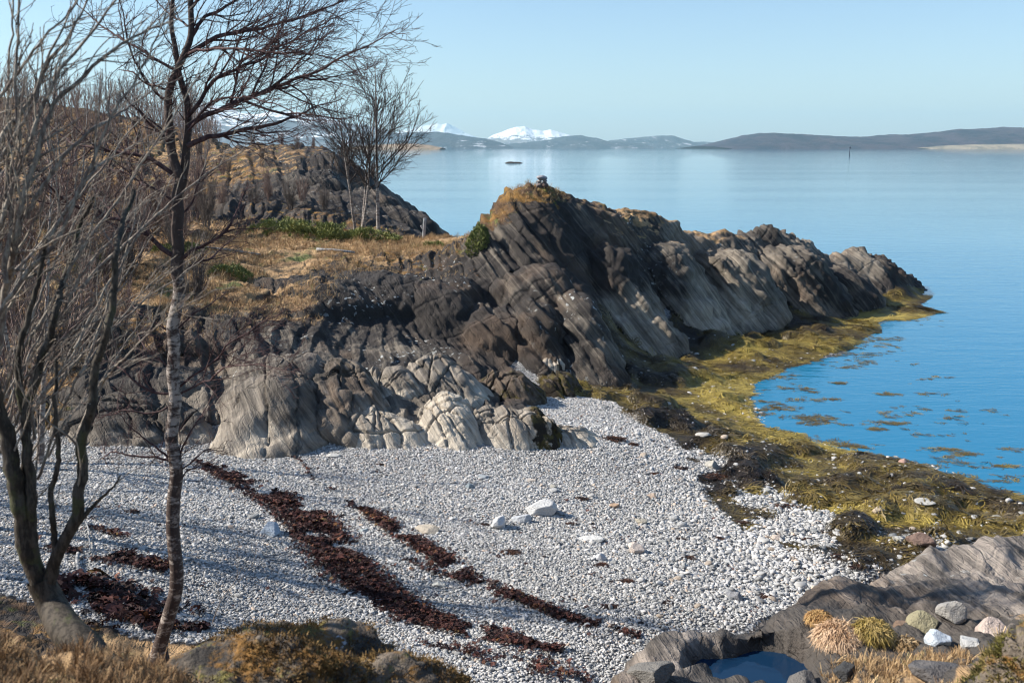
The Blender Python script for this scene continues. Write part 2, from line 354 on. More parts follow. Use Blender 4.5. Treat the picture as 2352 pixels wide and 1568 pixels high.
# ------------------------------------------------------------------ relief
# round glaciated humps on the headland: u, v of the crest, distance, half width, half depth, height, turn, tilt
HUMPS = [(1232,618,28.6,.95,1.3,.75,.1),(1050,640,28.6,.65,.9,.55,.2),(1125,700,27.2,1.35,1.9,1.3,.15),(1225,690,26.9,.75,1.5,1.15,.1),(1310,680,27.4,.72,1.7,1.25,.25),
 (1165,648,28.6,.5,.5,.3,0),(680,675,25.8,.9,1.2,.8,.2),(740,640,27.0,1.6,1.8,.9,.3),(620,640,28,1.0,1.2,.8,0),(560,660,26,.6,.7,.5,0),(860,625,28.6,1.8,2.4,1.0,.5),(960,640,28.4,1.2,2.6,1.2,.5),
 (360,845,19.4,1.2,1.2,.9,0),(240,865,18.8,1.4,1.2,.9,.2),(470,760,22,.9,.9,.5,0),(530,735,23,.6,.5,.35,0),(400,700,24,1.0,.9,.5,0),(180,740,22,1.2,1.,.6,0),(330,640,27,1.2,1,.5,0),(200,620,28,1.1,1,.6,0),
 (700,395,49,2.2,2.5,1.3,0),(820,440,48,2.2,3,1.3,.4),(640,440,45,2,2,1.4,0),(730,470,43,2,2,1.0,0),(560,470,41,1.8,2,1.2,0),(880,480,46,2.4,2.4,1.0,.4),
 (1380,560,32.6,1.0,1.6,1.0,.5),(1500,560,35.2,1.2,1.8,.9,.5),(1640,575,37.2,1.2,1.8,.9,.5),(1790,570,40.2,1.5,2.0,.9,.5),(1900,610,42,1.6,2,.8,.5),(1850,660,39.6,1.5,1.4,.7,.3),(1700,660,36.6,1.3,1.4,.6,.3),(1560,690,34.2,1.4,1.4,.7,.3)]
HP = [(GY(u, v, Y), a, b, h, r) for u, v, Y, a, b, h, r in HUMPS]

def land_h(x, y):
    """height of the land with its humps, without the fine relief"""
    x = np.asarray(x, float); y = np.asarray(y, float)
    z = base_h(x, y)
    wx = x + .35 * (fbm(x * .9, y * .9, 0 * x, 3, 71) - .5); wy = y + .35 * (fbm(x * .9, y * .9, 0 * x + 9, 3, 72) - .5)
    for c, a, b, h, r in HP:
        dx, dy = wx - c[0], wy - c[1]; u_ = dx * math.cos(r) + dy * math.sin(r); v_ = -dx * math.sin(r) + dy * math.cos(r)
        rr = ((np.abs(u_) / a) ** 2.4 + (np.abs(v_) / b) ** 2.4) ** (1 / 2.4)
        s = rr < 2.2
        if s.any():
            t = c[2] - h * (1 - np.sqrt(np.clip(1 - np.minimum(rr, .94) ** 2.4, 0, 1))) - np.maximum(rr - .94, 0) * a * 2.1
            z = np.where(s & (t > z), t, z)
    # floor of the tide pool
    px, py = x - 1.85, y - 7.05
    q = np.hypot(px / .62, py / .46) + .25 * (fbm(x * 2.5, y * 2.5, 0 * x, 3, 33) - .5)
    rim = 2.60 + .05 * np.sin(3 * np.arctan2(py, px) + 1) - .9 * np.clip(q - 1.25, 0, 9) ** 1.3
    z = np.where((q < 3) & (q > .8), np.maximum(z, rim), z)
    z = np.where(q < 1.1, np.minimum(z, 2.2 + .75 * smooth(q, .55, 1.12) * .85), z)
    return z

def beds(P, amp=1.0):
    """steps and ribs along the bedding planes (n,)"""
    L = P @ BQ; a, b, s = L[:, 0], L[:, 1], L[:, 2]
    wob = (fbm(a * .3, b * .3, s * .3, 3, 3) - .5) * 1.1
    s1 = s + wob
    r1 = noise3(a * .13, b * .13, s1 * 1.3, 21); r1 = 1 - np.abs(2 * r1 - 1)
    r2 = noise3(a * .2, b * .2, s1 * 3.6, 22); r2 = 1 - np.abs(2 * r2 - 1)
    r3 = noise3(a * .35, b * .35, s1 * 9, 23); r3 = 1 - np.abs(2 * r3 - 1)
    mod = smooth(fbm(a * .5, b * .5, s * .5, 3, 27), .35, .7)
    def saw(st):
        f = st - np.floor(st); return f * smooth(f, 1.0, .9)
    q1 = saw(s1 * .9 + noise3(a * .2, b * .2, s * .2, 24) * 1.6); q2 = saw(s1 * 3.1 + noise3(a * .4, b * .4, s * .4, 25) * 1.5)
    return amp * (.20 * (r1 - .6) + (.5 + mod) * (.12 * (r2 - .6) + .045 * (r3 - .5) + .10 * (q2 - .4)) + .20 * (q1 - .4))

# ------------------------------------------------------------------ terrain grid, fine where the headland stands
_c = np.tan(np.linspace(-1, 1, 960) * .9) / math.tan(.9)
ang = np.r_[np.linspace(-80, -31, 60)[:-1], np.linspace(-31, 29.5, 860), np.linspace(29.5, 80, 60)[1:]]
RAD = np.r_[np.geomspace(.6, 7, 120)[:-1], np.geomspace(7, 17.5, 130)[:-1], np.geomspace(17.5, 40, 440)[:-1], np.geomspace(40, 52, 90)[:-1], np.geomspace(52, 140, 110)]
AA, RR = np.meshgrid(np.radians(ang), RAD, indexing='ij')
X0, Y0 = (np.sin(AA) * RR).ravel(), (np.cos(AA) * RR).ravel()
nA, nR = len(ang), len(RAD)
Z0 = land_h(X0, Y0)
wx = X0 + .5 * (fbm(X0 * .8, Y0 * .8, 0 * X0, 3, 61) - .5); wy = Y0 + .5 * (fbm(X0 * .8, Y0 * .8, 0 * X0 + 7, 3, 62) - .5)
isB = in_poly(wx, wy, BEACH); isW = in_poly(X0 + 1.8 * (wx - X0), Y0 + 1.8 * (wy - Y0), WEED)
_wn = in_poly(X0 + 1.5, Y0 + 1.0, WEED) & (fbm(X0 * .9, Y0 * 1.3, 0 * X0, 4, 63) > .53); isW |= _wn & (X0 > 3.5)
isB &= Z0 < base_h(X0, Y0) + .05; isW &= isB
P0 = np.c_[X0, Y0, Z0]
cov = np.zeros((len(P0), 3)); nb = ~isB & (Z0 > -1.6)
cov[nb] = cover(P0[nb])
# softened masks on the grid
def blur(m, k=2):
    m = m.reshape(nA, nR).astype(np.float32)
    for _ in range(k):
        m = (np.roll(m, 1, 0) + m + np.roll(m, -1, 0)) / 3; m = (np.roll(m, 1, 1) + m + np.roll(m, -1, 1)) / 3
    return m.ravel()
rockw = 1 - blur(isB, 5)
weedw = blur(isW, 3)
P3 = P0.reshape(nA, nR, 3)
dA = np.gradient(P3, axis=0); dR = np.gradient(P3, axis=1)
N = np.cross(dR, dA).reshape(-1, 3); N /= np.linalg.norm(N, axis=1)[:, None] + 1e-12
N[N[:, 2] < 0] *= -1
soft = np.clip(1 - .75 * np.clip(cov[:, 1] * 1.5, 0, 1) * smooth(N[:, 2], .6, .9), .12, 1)
far = smooth(RR.ravel(), 50, 80)
near = 1 - smooth(RR.ravel(), 12, 16)
idx = np.where((rockw > .01) & (Z0 > -1.6))[0]
D = np.zeros(len(P0))
D[idx] = beds(P0[idx]) * (1 + far[idx] + .5 * smooth(P0[idx, 0], 4, 9)) * (1 - .72 * near[idx])
rough = np.abs(fbm(P0[:, 0] * 1.7, P0[:, 1] * 1.7, P0[:, 2] * 1.7, 5, 81) - .5) * 2 - .25
big = fbm(P0[:, 0] * .55, P0[:, 1] * .55, P0[:, 2] * .55, 3, 82) - .5
slabc = hit(900, 700); sl_ = 1 - .68 * np.exp(-(((P0[:, 0] - slabc[0]) / 3.6) ** 2 + ((P0[:, 1] - slabc[1]) / 4.0) ** 2) ** 2)
D = D * soft * rockw * sl_ + rockw * (rough * (.22 + .16 * smooth(P0[:, 0], 1.5, 4)) + big * .45 * (1 - near) * (1 - .4 * soft) + big * .12)
P1 = P0 + N * D[:, None]
lump = smooth(fbm(X0 * 1.1, Y0 * 1.1, 0 * X0, 3, 91), .42, .75)
P1[:, 2] += weedw * (1 - rockw) * (lump * .30 - .04) * smooth(Z0, -.25, .25) + (1 - rockw) * (fbm(X0 * .7, Y0 * .7, 0 * X0, 2, 92) - .5) * .06
lich = smooth(fbm(X0 * .3, Y0 * .3, Z0 * .3, 2, 95), .45, .6) * .9
# faces, sorted to the four pieces of the setting
I = np.arange(nA * nR).reshape(nA, nR)
F = np.stack([I[:-1, :-1], I[:-1, 1:], I[1:, 1:], I[1:, :-1]], -1).reshape(-1, 4)
keep = P1[F, 2].max(1) > -.8
F = F[keep]
fx, fy = X0[F].mean(1), Y0[F].mean(1); fb = isB[F].mean(1) > .5
fr = np.hypot(fx, fy)
cls = np.where(fb, 0, np.where((fr < 15) & (fx > .15 * fy - .2), 2, np.where(fr < 15, 3, 1)))
def piece(name, k, mat, label):
    f = F[cls == k]; u_, inv = np.unique(f, return_inverse=True)
    me = make_mesh(name, P1[u_], inv.reshape(f.shape)[:, ::-1] if False else inv.reshape(f.shape), [mat],
                   {'pale': cov[u_, 0], 'veg': cov[u_, 1], 'moss': cov[u_, 2], 'weed': weedw[u_], 'lich': lich[u_]})
    o = link(name, me); set_props(o, label, None, None, 'structure'); return o
piece('shingle_beach', 0, M_BEACH, 'pale shingle beach sloping down to the calm water')
piece('rocky_headland', 1, M_ROCK, 'dark layered bedrock headland with dry grass on its saddle')
piece('foreground_slab', 2, M_SLAB, 'smooth grey bedrock slab in the near right corner')
piece('grassy_bank', 3, M_ROCK, 'dry grassy bank below the bare trees')

# quick lookup of the finished surface for setting things down
def _surf(grid):
    def f(x, y):
        x = np.asarray(x, float); y = np.asarray(y, float)
        a = np.degrees(np.arctan2(x, y)); r = np.hypot(x, y)
        i = np.clip(np.interp(a, ang, np.arange(nA)), 0, nA - 1.001); j = np.clip(np.interp(r, RAD, np.arange(nR)), 0, nR - 1.001)
        i0, j0 = i.astype(int), j.astype(int); p, q = i - i0, j - j0; g = grid
        return g[i0, j0] * (1 - p) * (1 - q) + g[i0 + 1, j0] * p * (1 - q) + g[i0, j0 + 1] * (1 - p) * q + g[i0 + 1, j0 + 1] * p * q
    return f
surf = _surf(P1[:, 2].reshape(nA, nR))
covf = [_surf(cov[:, k].reshape(nA, nR)) for k in range(3)]
rockf = _surf(rockw.reshape(nA, nR)); nzf = _surf(N[:, 2].reshape(nA, nR)); weedf = _surf(weedw.reshape(nA, nR))
def sit(u, v): return hit(u, v, surf)

# ------------------------------------------------------------------ water
def water_mat(name, body, amp=1.0, far_fade=True):
    m = NT(name, .03, .5); p = m.pos(); m.b.inputs['IOR'].default_value = 1.333
    m.col(body)
    w = m.noise(m.mapping(p, (.35, 1.1, 1)), 1.0, 3, .6, .3)
    w2 = m.noise(m.mapping(p, (2.2, 5.5, 1)), 1.0, 3, .6, .2)
    calm = m.ramp(m.noise(m.mapping(p, (.004, .03, 1)), 1, 3, .5), .40, .70, .45, .8)
    h = m.math('ADD', m.math('MULTIPLY', w, .7), m.math('MULTIPLY', w2, .25))
    b = m.n('Bump'); b.inputs['Distance'].default_value = .05 * amp; m.l(h, b.inputs['Height']); m.l(calm, b.inputs['Strength'])
    m.nor(b.outputs[0]); return m.m
xs = np.r_[-41000, np.linspace(-400, 400, 9), 41000]; ys = np.r_[-2000, np.linspace(-50, 600, 9), 26500]
WX, WY = np.meshgrid(xs, ys, indexing='ij'); n1, n2 = WX.shape
I2 = np.arange(n1 * n2).reshape(n1, n2)
FW = np.stack([I2[:-1, :-1], I2[1:, :-1], I2[1:, 1:], I2[:-1, 1:]], -1).reshape(-1, 4)
o = link('sea_water', make_mesh('sea_water', np.c_[WX.ravel(), WY.ravel(), np.zeros(WX.size)], FW, [water_mat('calm_sea', (.008, .15, .28))]))
set_props(o, 'calm blue sea reaching the far shore', None, None, 'structure')
a_ = np.linspace(0, 2 * math.pi, 40, endpoint=False)
pv = np.c_[1.85 + .66 * np.cos(a_), 7.05 + .5 * np.sin(a_), np.full(40, 2.47)]
me = bpy.data.meshes.new('tide_pool_water'); me.from_pydata(pv.tolist(), [], [list(range(40))]); me.materials.append(water_mat('pool_water', (.006, .025, .06), .35))
o = link('tide_pool_water', me); set_props(o, 'dark blue tide pool in a hollow of the near slab', None, None, 'structure')

# ------------------------------------------------------------------ far shore
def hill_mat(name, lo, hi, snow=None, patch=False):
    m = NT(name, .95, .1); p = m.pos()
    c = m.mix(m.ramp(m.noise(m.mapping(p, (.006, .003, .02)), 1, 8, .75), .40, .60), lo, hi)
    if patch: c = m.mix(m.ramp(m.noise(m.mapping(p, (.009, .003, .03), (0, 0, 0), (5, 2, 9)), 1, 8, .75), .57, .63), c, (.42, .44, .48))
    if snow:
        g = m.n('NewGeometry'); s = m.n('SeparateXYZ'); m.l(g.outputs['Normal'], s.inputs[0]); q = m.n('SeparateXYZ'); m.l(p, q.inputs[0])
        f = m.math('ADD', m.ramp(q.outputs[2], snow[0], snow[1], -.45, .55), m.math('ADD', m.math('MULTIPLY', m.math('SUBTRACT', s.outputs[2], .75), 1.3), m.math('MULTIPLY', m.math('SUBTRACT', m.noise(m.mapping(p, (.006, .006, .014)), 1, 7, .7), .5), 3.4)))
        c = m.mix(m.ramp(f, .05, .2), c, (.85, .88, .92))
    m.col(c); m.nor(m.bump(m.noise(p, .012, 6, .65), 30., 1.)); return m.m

def ridge(name, pts, D, depth, mat, label, seed, rough=.28, base_v=None, ncol=300, nrow=34):
    """a range of hills D metres away whose crest passes through the surveyed points (u, v)"""
    us = np.array([p[0] for p in pts], float); vs = np.array([p[1] for p in pts], float)
    u = np.linspace(us[0], us[-1], ncol); v = np.interp(u, us, vs)
    X = (u - 1176) / FPX * D; 
    H = np.array([GY(a, b, D)[2] for a, b in zip(u, v)])
    t = np.linspace(0, 1, nrow)                       # front foot .. crest at .5 .. back foot
    T, XX = np.meshgrid(t, X, indexing='ij'); HH = np.broadcast_to(H, T.shape)
    wgt = np.where(T < .5, np.sin(T * math.pi) ** .9, np.sin(T * math.pi))
    YY = D + (T - .5) * depth
    S = 60.0 * D / 6000
    n = fbm(XX / S / 6, YY / S / 6, 0 * XX + seed, 6, seed, .55)
    rid = 1 - np.abs(2 * fbm(XX / S / 3, YY / S / 3, 0 * XX, 5, seed + 3, .55) - 1)
    e = 4 * T * (1 - T)
    Zz = HH * wgt * (1 + rough * ((n - .5) * 2.2) * np.sqrt(1 - np.clip(1 - abs(T - .5) * 2.2, 0, 1) ** 2)) * (1 - rough * (1 - rid) * (1 - np.exp(-((T - .5) / .05) ** 2)))
    Zz = Zz + HH * (fbm(XX / S * 1.6, YY / S, 0 * XX, 4, seed + 8) - .5) * .12
    Zz[0] = -3; Zz[-1] = -3
    I3 = np.arange(nrow * ncol).reshape(nrow, ncol)
    Fq = np.stack([I3[:-1, :-1], I3[:-1, 1:], I3[1:, 1:], I3[1:, :-1]], -1).reshape(-1, 4)
    o = link(name, make_mesh(name, np.c_[XX.ravel(), YY.ravel(), Zz.ravel()], Fq, [mat]))
    return set_props(o, label, None, None, 'structure')
HB = hill_mat('heath_haze_tint', (.012, .03, .05), (.05, .06, .075), None, True)  # heath tones shifted to blue, distance haze painted into the base colour
HR = hill_mat('birch_hill_haze_tint', (.008, .013, .03), (.05, .038, .055))  # woodland tones with the blue of far air mixed into the albedo
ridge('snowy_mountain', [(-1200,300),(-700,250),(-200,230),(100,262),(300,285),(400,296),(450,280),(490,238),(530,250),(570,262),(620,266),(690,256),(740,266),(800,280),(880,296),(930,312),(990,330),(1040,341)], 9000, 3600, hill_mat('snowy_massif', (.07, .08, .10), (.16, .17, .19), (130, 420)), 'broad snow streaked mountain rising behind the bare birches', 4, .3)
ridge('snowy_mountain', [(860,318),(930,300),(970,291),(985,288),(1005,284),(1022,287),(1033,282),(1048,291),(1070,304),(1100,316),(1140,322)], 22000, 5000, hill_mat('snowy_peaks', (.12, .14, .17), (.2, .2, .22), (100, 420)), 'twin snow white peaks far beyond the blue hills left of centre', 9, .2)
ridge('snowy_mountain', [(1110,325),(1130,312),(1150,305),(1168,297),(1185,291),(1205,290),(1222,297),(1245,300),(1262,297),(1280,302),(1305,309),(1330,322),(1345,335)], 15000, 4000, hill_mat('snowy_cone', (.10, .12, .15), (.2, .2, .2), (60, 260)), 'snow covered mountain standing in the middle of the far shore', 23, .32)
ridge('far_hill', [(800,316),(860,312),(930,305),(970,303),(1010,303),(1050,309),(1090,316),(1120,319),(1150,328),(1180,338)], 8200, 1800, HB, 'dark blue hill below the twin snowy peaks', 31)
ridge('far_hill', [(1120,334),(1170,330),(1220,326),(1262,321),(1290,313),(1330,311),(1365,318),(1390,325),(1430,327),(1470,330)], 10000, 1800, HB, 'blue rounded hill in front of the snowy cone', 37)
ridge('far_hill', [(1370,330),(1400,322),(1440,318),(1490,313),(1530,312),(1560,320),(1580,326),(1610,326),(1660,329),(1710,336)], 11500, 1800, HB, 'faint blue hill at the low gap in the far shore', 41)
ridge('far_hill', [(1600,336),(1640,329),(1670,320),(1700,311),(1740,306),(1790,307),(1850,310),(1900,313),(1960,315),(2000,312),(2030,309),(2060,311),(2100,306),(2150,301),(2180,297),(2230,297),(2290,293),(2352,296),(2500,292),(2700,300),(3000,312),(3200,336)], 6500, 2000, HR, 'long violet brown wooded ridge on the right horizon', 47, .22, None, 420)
o_ = ridge('far_shore_flat', [(2080,339.5),(2150,335),(2220,332),(2300,331),(2400,332),(2600,333),(2800,338)], 5600, 500, hill_mat('pale_shore', (.16, .14, .10), (.34, .28, .2)), 'low pale strip of shore below the wooded ridge', 51, .1)
o_ = ridge('far_shore_flat', [(820,338),(870,332),(930,330),(970,331),(990,333),(1020,339.5)], 3800, 400, hill_mat('tan_shore', (.2, .15, .09), (.4, .28, .18)), 'low tan point of land behind the birch by the water', 53, .1)

# haze
HZ = bpy.data.materials.new('thin_haze'); HZ.use_nodes = True; HZ.node_tree.nodes.clear()
ho = HZ.node_tree.nodes.new('ShaderNodeOutputMaterial'); hv = HZ.node_tree.nodes.new('ShaderNodeVolumePrincipled')
hv.inputs['Color'].default_value = (.56, .86, 1, 1); hv.inputs['Density'].default_value = 5.5e-5; hv.inputs['Anisotropy'].default_value = .1
HZ.node_tree.links.new(hv.outputs[0], ho.inputs['Volume'])
bm = bmesh.new(); bmesh.ops.create_cube(bm, size=1)
for v_ in bm.verts: v_.co = ((v_.co.x) * 84000, (v_.co.y + .5) * 29500 - 2500, (v_.co.z + .5) * 900 - 9)
me = bpy.data.meshes.new('haze'); bm.to_mesh(me); bm.free(); me.materials.append(HZ)
set_props(link('haze', me), 'thin blue haze over the sea', None, None, 'stuff')
# ------------------------------------------------------------------ rocks that stand free
def stone_mat():
    m = NT('beach_stone', .8, .3); p = m.obj(); oi = m.n('ObjectInfo')
    n1 = m.noise(p, 2.2, 5, .65); n2 = m.noise(m.mapping(p, (1, 1, 5)), 3.5, 4, .6)
    f = m.math('ADD', .62, m.math('ADD', m.math('MULTIPLY', n1, .4), m.math('MULTIPLY', n2, .35)))
    c = m.scale(oi.outputs['Color'], f)
    c = m.mix(m.ramp(m.noise(p, 5, 3), .62, .72, 0, .5), c, (.10, .085, .07))
    m.col(c); m.nor(m.bump(m.math('ADD', n1, m.math('MULTIPLY', m.noise(p, 11, 3), .4)), .05, .9)); return m.m
M_STONE = stone_mat()
_ico = {}
def ico(n):
    if n not in _ico:
        b = bmesh.new(); bmesh.ops.create_icosphere(b, subdivisions=n, radius=1)
        _ico[n] = (np.array([v.co[:] for v in b.verts]), np.array([[v.index for v in f.verts] for f in b.faces])); b.free()
    return _ico[n]

def stone_shape(n, seed, facets=7, cut=.78, flat=.8, rough=.12, round_=.5):
    V, F_ = ico(n); V = V.copy(); r = np.random.default_rng(seed)
    for k in range(facets):
        d = r.normal(size=3); d /= np.linalg.norm(d); h = r.uniform(cut - .12, cut + .14)
        q = V @ d - h; V -= np.where(q > 0, q * (1 - .12 * round_), 0)[:, None] * d
    nn = fbm(V[:, 0] * 1.6 + seed, V[:, 1] * 1.6, V[:, 2] * 1.6, 4, seed) - .5
    V *= (1 + rough * 2 * nn)[:, None]
    return V, F_

M_ROCKO = rock_mat('outcrop_rock', (.065, .056, .047), (.22, .19, .155), (.50, .44, .355), 1.5)
def outcrop(u, v, t, rad, pale, weed=0, moss=0, label='', seed=1, rz=0, n=6, sup=2.6, bed=.45, sink=.35, cat='rock outcrop', group=None, lich_=0.1, name='rock_outcrop'):
    """a hump of bedrock rising out of the ground, built as its own sheet; u, v = middle of its foot"""
    c = sit(u, v); cx, cy = c[0], c[1] + rad[1] * .62
    nt, nr = (150, 84) if rad[0] > .45 else (80, 40)
    th, rr = np.meshgrid(np.linspace(0, 2 * math.pi, nt, endpoint=False), np.r_[0.0001, np.linspace(.02, 1.35, nr - 1)], indexing='ij'); th, rr = th.ravel(), rr.ravel()
    lx, ly = np.cos(th) * rr * rad[0], np.sin(th) * rr * rad[1]; ca, sa = math.cos(rz), math.sin(rz); x, y = cx + lx * ca - ly * sa, cy + lx * sa + ly * ca
    s = min(rad[0], rad[1]); k = 1.3 / s
    w1, w2 = fbm(x * k + seed, y * k, x * 0, 3, seed) - .5, fbm(x * k + seed, y * k, x * 0 + 5, 3, seed + 1) - .5
    ax, ay = lx / rad[0] + .5 * w1, ly / rad[1] + .5 * w2
    q = (np.abs(ax) ** sup + np.abs(ay) ** sup) ** (1 / sup)
    dome = np.where(q < .93, (1 - np.minimum(q, .93) ** 2.3) ** .55, (1 - .93 ** 2.3) ** .55 - (q - .93) * 1.7)
    tilt = 1 + .28 * ax * math.cos(seed) + .22 * ay
    lob = 1 + .35 * (fbm(x * 1.1 / s + 9, y * 1.1 / s, x * 0, 3, seed + 2) - .5)
    H = rad[2] * (1 - sink * .35); z0 = c[2] - .05; z = z0 + H * np.where(dome > 0, dome * tilt * lob, dome)
    z = np.where(rr > 1.3, z0 - .5, z)
    P = np.c_[x, y, z]; G = P.reshape(nt, nr, 3); dT = np.roll(G, -1, 0) - np.roll(G, 1, 0); dN = np.gradient(G, axis=1); nn = np.cross(dN, dT).reshape(-1, 3); nn /= np.linalg.norm(nn, axis=1)[:, None] + 1e-9; nn[nn[:, 2] < 0] *= -1
    nn.reshape(nt, nr, 3)[:, 0] = (0, 0, 1)
    d = beds(P + seed * .37) * bed + (np.abs(fbm(P[:, 0] * 2.4, P[:, 1] * 2.4, P[:, 2] * 2.4, 5, seed + 3) - .5) * 2 - .22) * .07
    r_ = np.random.default_rng(seed)
    for kk in range(8):
        a = r_.normal(size=3); a[2] *= .35; a /= np.linalg.norm(a); o_ = r_.uniform(-.6, .6) * s
        wv = (fbm(P[:, 0] * 3, P[:, 1] * 3, P[:, 2] * 3, 2, seed + kk) - .5) * .14
        qd = (P - [cx, cy, c[2] + H * .5]) @ a - o_ + wv; d -= (.085 * np.exp(-(qd / .018) ** 2) + .035 * (1 / (1 + np.exp(-qd / .02)) - .5) * np.exp(-(qd / .4) ** 2)) * (1 if rad[0] > .3 else .4)
    d.reshape(nt, nr)[:, 0] = d.reshape(nt, nr)[:, 0].mean()
    P = P + nn * d[:, None]
    I_ = np.arange(nt * nr).reshape(nt, nr); J = np.roll(I_, -1, 0); F_ = np.stack([I_[:, :-1], I_[:, 1:], J[:, 1:], J[:, :-1]], -1).reshape(-1, 4)
    org = np.array([cx, cy, c[2]]); K = len(P); hh = (P[:, 2] - c[2]) / max(rad[2], .3)
    pv = pale * (.95 if pale > .45 and rad[0] < 1.15 else .65) + .32 * (1 - smooth(hh, .0, .45)) * (.25 if weed > .3 else 1) + .5 * (fbm(P[:, 0] * 1.8, P[:, 1] * 1.8, P[:, 2] * 3, 3, seed + 7) - .5)
    wd = weed + (.75 * smooth(P[:, 0] - cx, -.05, .5) - .35 if label.startswith('round domed') else 0)
    me = make_mesh(name, P - org, F_[:, ::-1], [M_ROCKO], {'pale': np.clip(pv, 0, 1.15), 'veg': np.full(K, -1.), 'moss': np.full(K, moss - .3), 'weed': np.zeros(K) + wd, 'lich': np.full(K, lich_)})
    o = link(name, me, None, org); set_props(o, label, cat, group); return o
G1 = 'rounded bedrock outcrops at the back of the shingle beach'
OUT = [ # u, v foot, half sizes, pale, weed, label
 (595,1000,(1.15,2.1,1.25),.5,0,'largest smooth tan grey rock face rising from the left back of the beach',.0,.2),
 (648,1008,(.5,.5,.50),.5,0,'rounded knob of rock at the foot of the large smooth face',.2,.4),
 (765,960,(.7,1.5,.95),.3,0,'steep ribbed rock wedge just right of the large smooth face',.3,.9),
 (862,1015,(1.12,.62,.56),.68,0,'long low layered pale rock with a dark hollow along its side',.1,.45),
 (752,1005,(.2,.22,.2),.35,0,'small rounded boulder at the left end of the low layered rock',0,.2),
 (1020,1008,(.68,.9,.78),.85,0,'palest cream rock in the middle of the low outcrops',.2,.25),
 (1112,1012,(.42,.55,.56),.5,.1,'brown banded rock between the cream rock and the round one',.1,.4),
 (1185,1020,(.78,.68,.74),.62,.22,'round domed tan rock at the right end of the low outcrops',0,.15),
 (1300,1016,(.55,.55,.24),.8,0,'flat grey slab tapering into the shingle right of the domed rock',-.1,.5),
 (1005,915,(.9,1.0,.74),.6,0,'grey domed rock standing behind the cream rock',.1,.35),
 (875,905,(.62,.6,.36),.55,0,'low tan ledge left of the grey domed rock',.2,.9),
 (1150,912,(.75,.7,.46),.12,.45,'dark weed hung rock right of the grey domed rock',.1,.6),
 (1275,908,(.52,.5,.50),.08,.6,'dark weed covered rock at the corner where the green wrack begins',0,.6),
 (1266,842,(.28,.25,.16),.7,0,'small grey stone lying in the shadowed gully behind the weed covered rock',0,.1),
 (240,1000,(1.0,.8,.62),.15,0,'brown rock behind the leaning tree stems at the left end of the beach',.1,.4),
 (395,1000,(.75,.6,.5),.25,0,'low grey brown rock behind the foot of the birch',.1,.5),
 (120,985,(.7,.6,.45),.05,.1,'dark mossy rock furthest left at the back of the beach',0,.4)]
for k, (u, v, rad, pa, we, lb, rz, bed) in enumerate(OUT):
    outcrop(u, v, None, rad, pa, we, .0 if k != 16 else .8, lb, 101 + k, rz, 6 if rad[0] > .45 else 5, 2.5, bed, .3 if rad[2] > .3 else .38, 'rock outcrop', G1)
# skerry far out
def skerry():
    c = GZ(1180, 375, 0); V, F_ = ico(5); V = V * np.array([4.4, 2.2, .95]); V[:, 2] += (fbm(V[:, 0] * .6, V[:, 1] * .6, V[:, 2], 3, 5) - .5) * .7 - .42
    K = len(V); me = make_mesh('skerry', V, F_, [M_ROCK], {'pale': np.full(K, .0), 'veg': np.full(K, -1.), 'moss': np.full(K, -.5), 'weed': np.full(K, 0.), 'lich': np.full(K, 0.)})
    set_props(link('skerry', me, None, c), 'low dark skerry barely awash far out on the calm sea', 'skerry')
skerry()

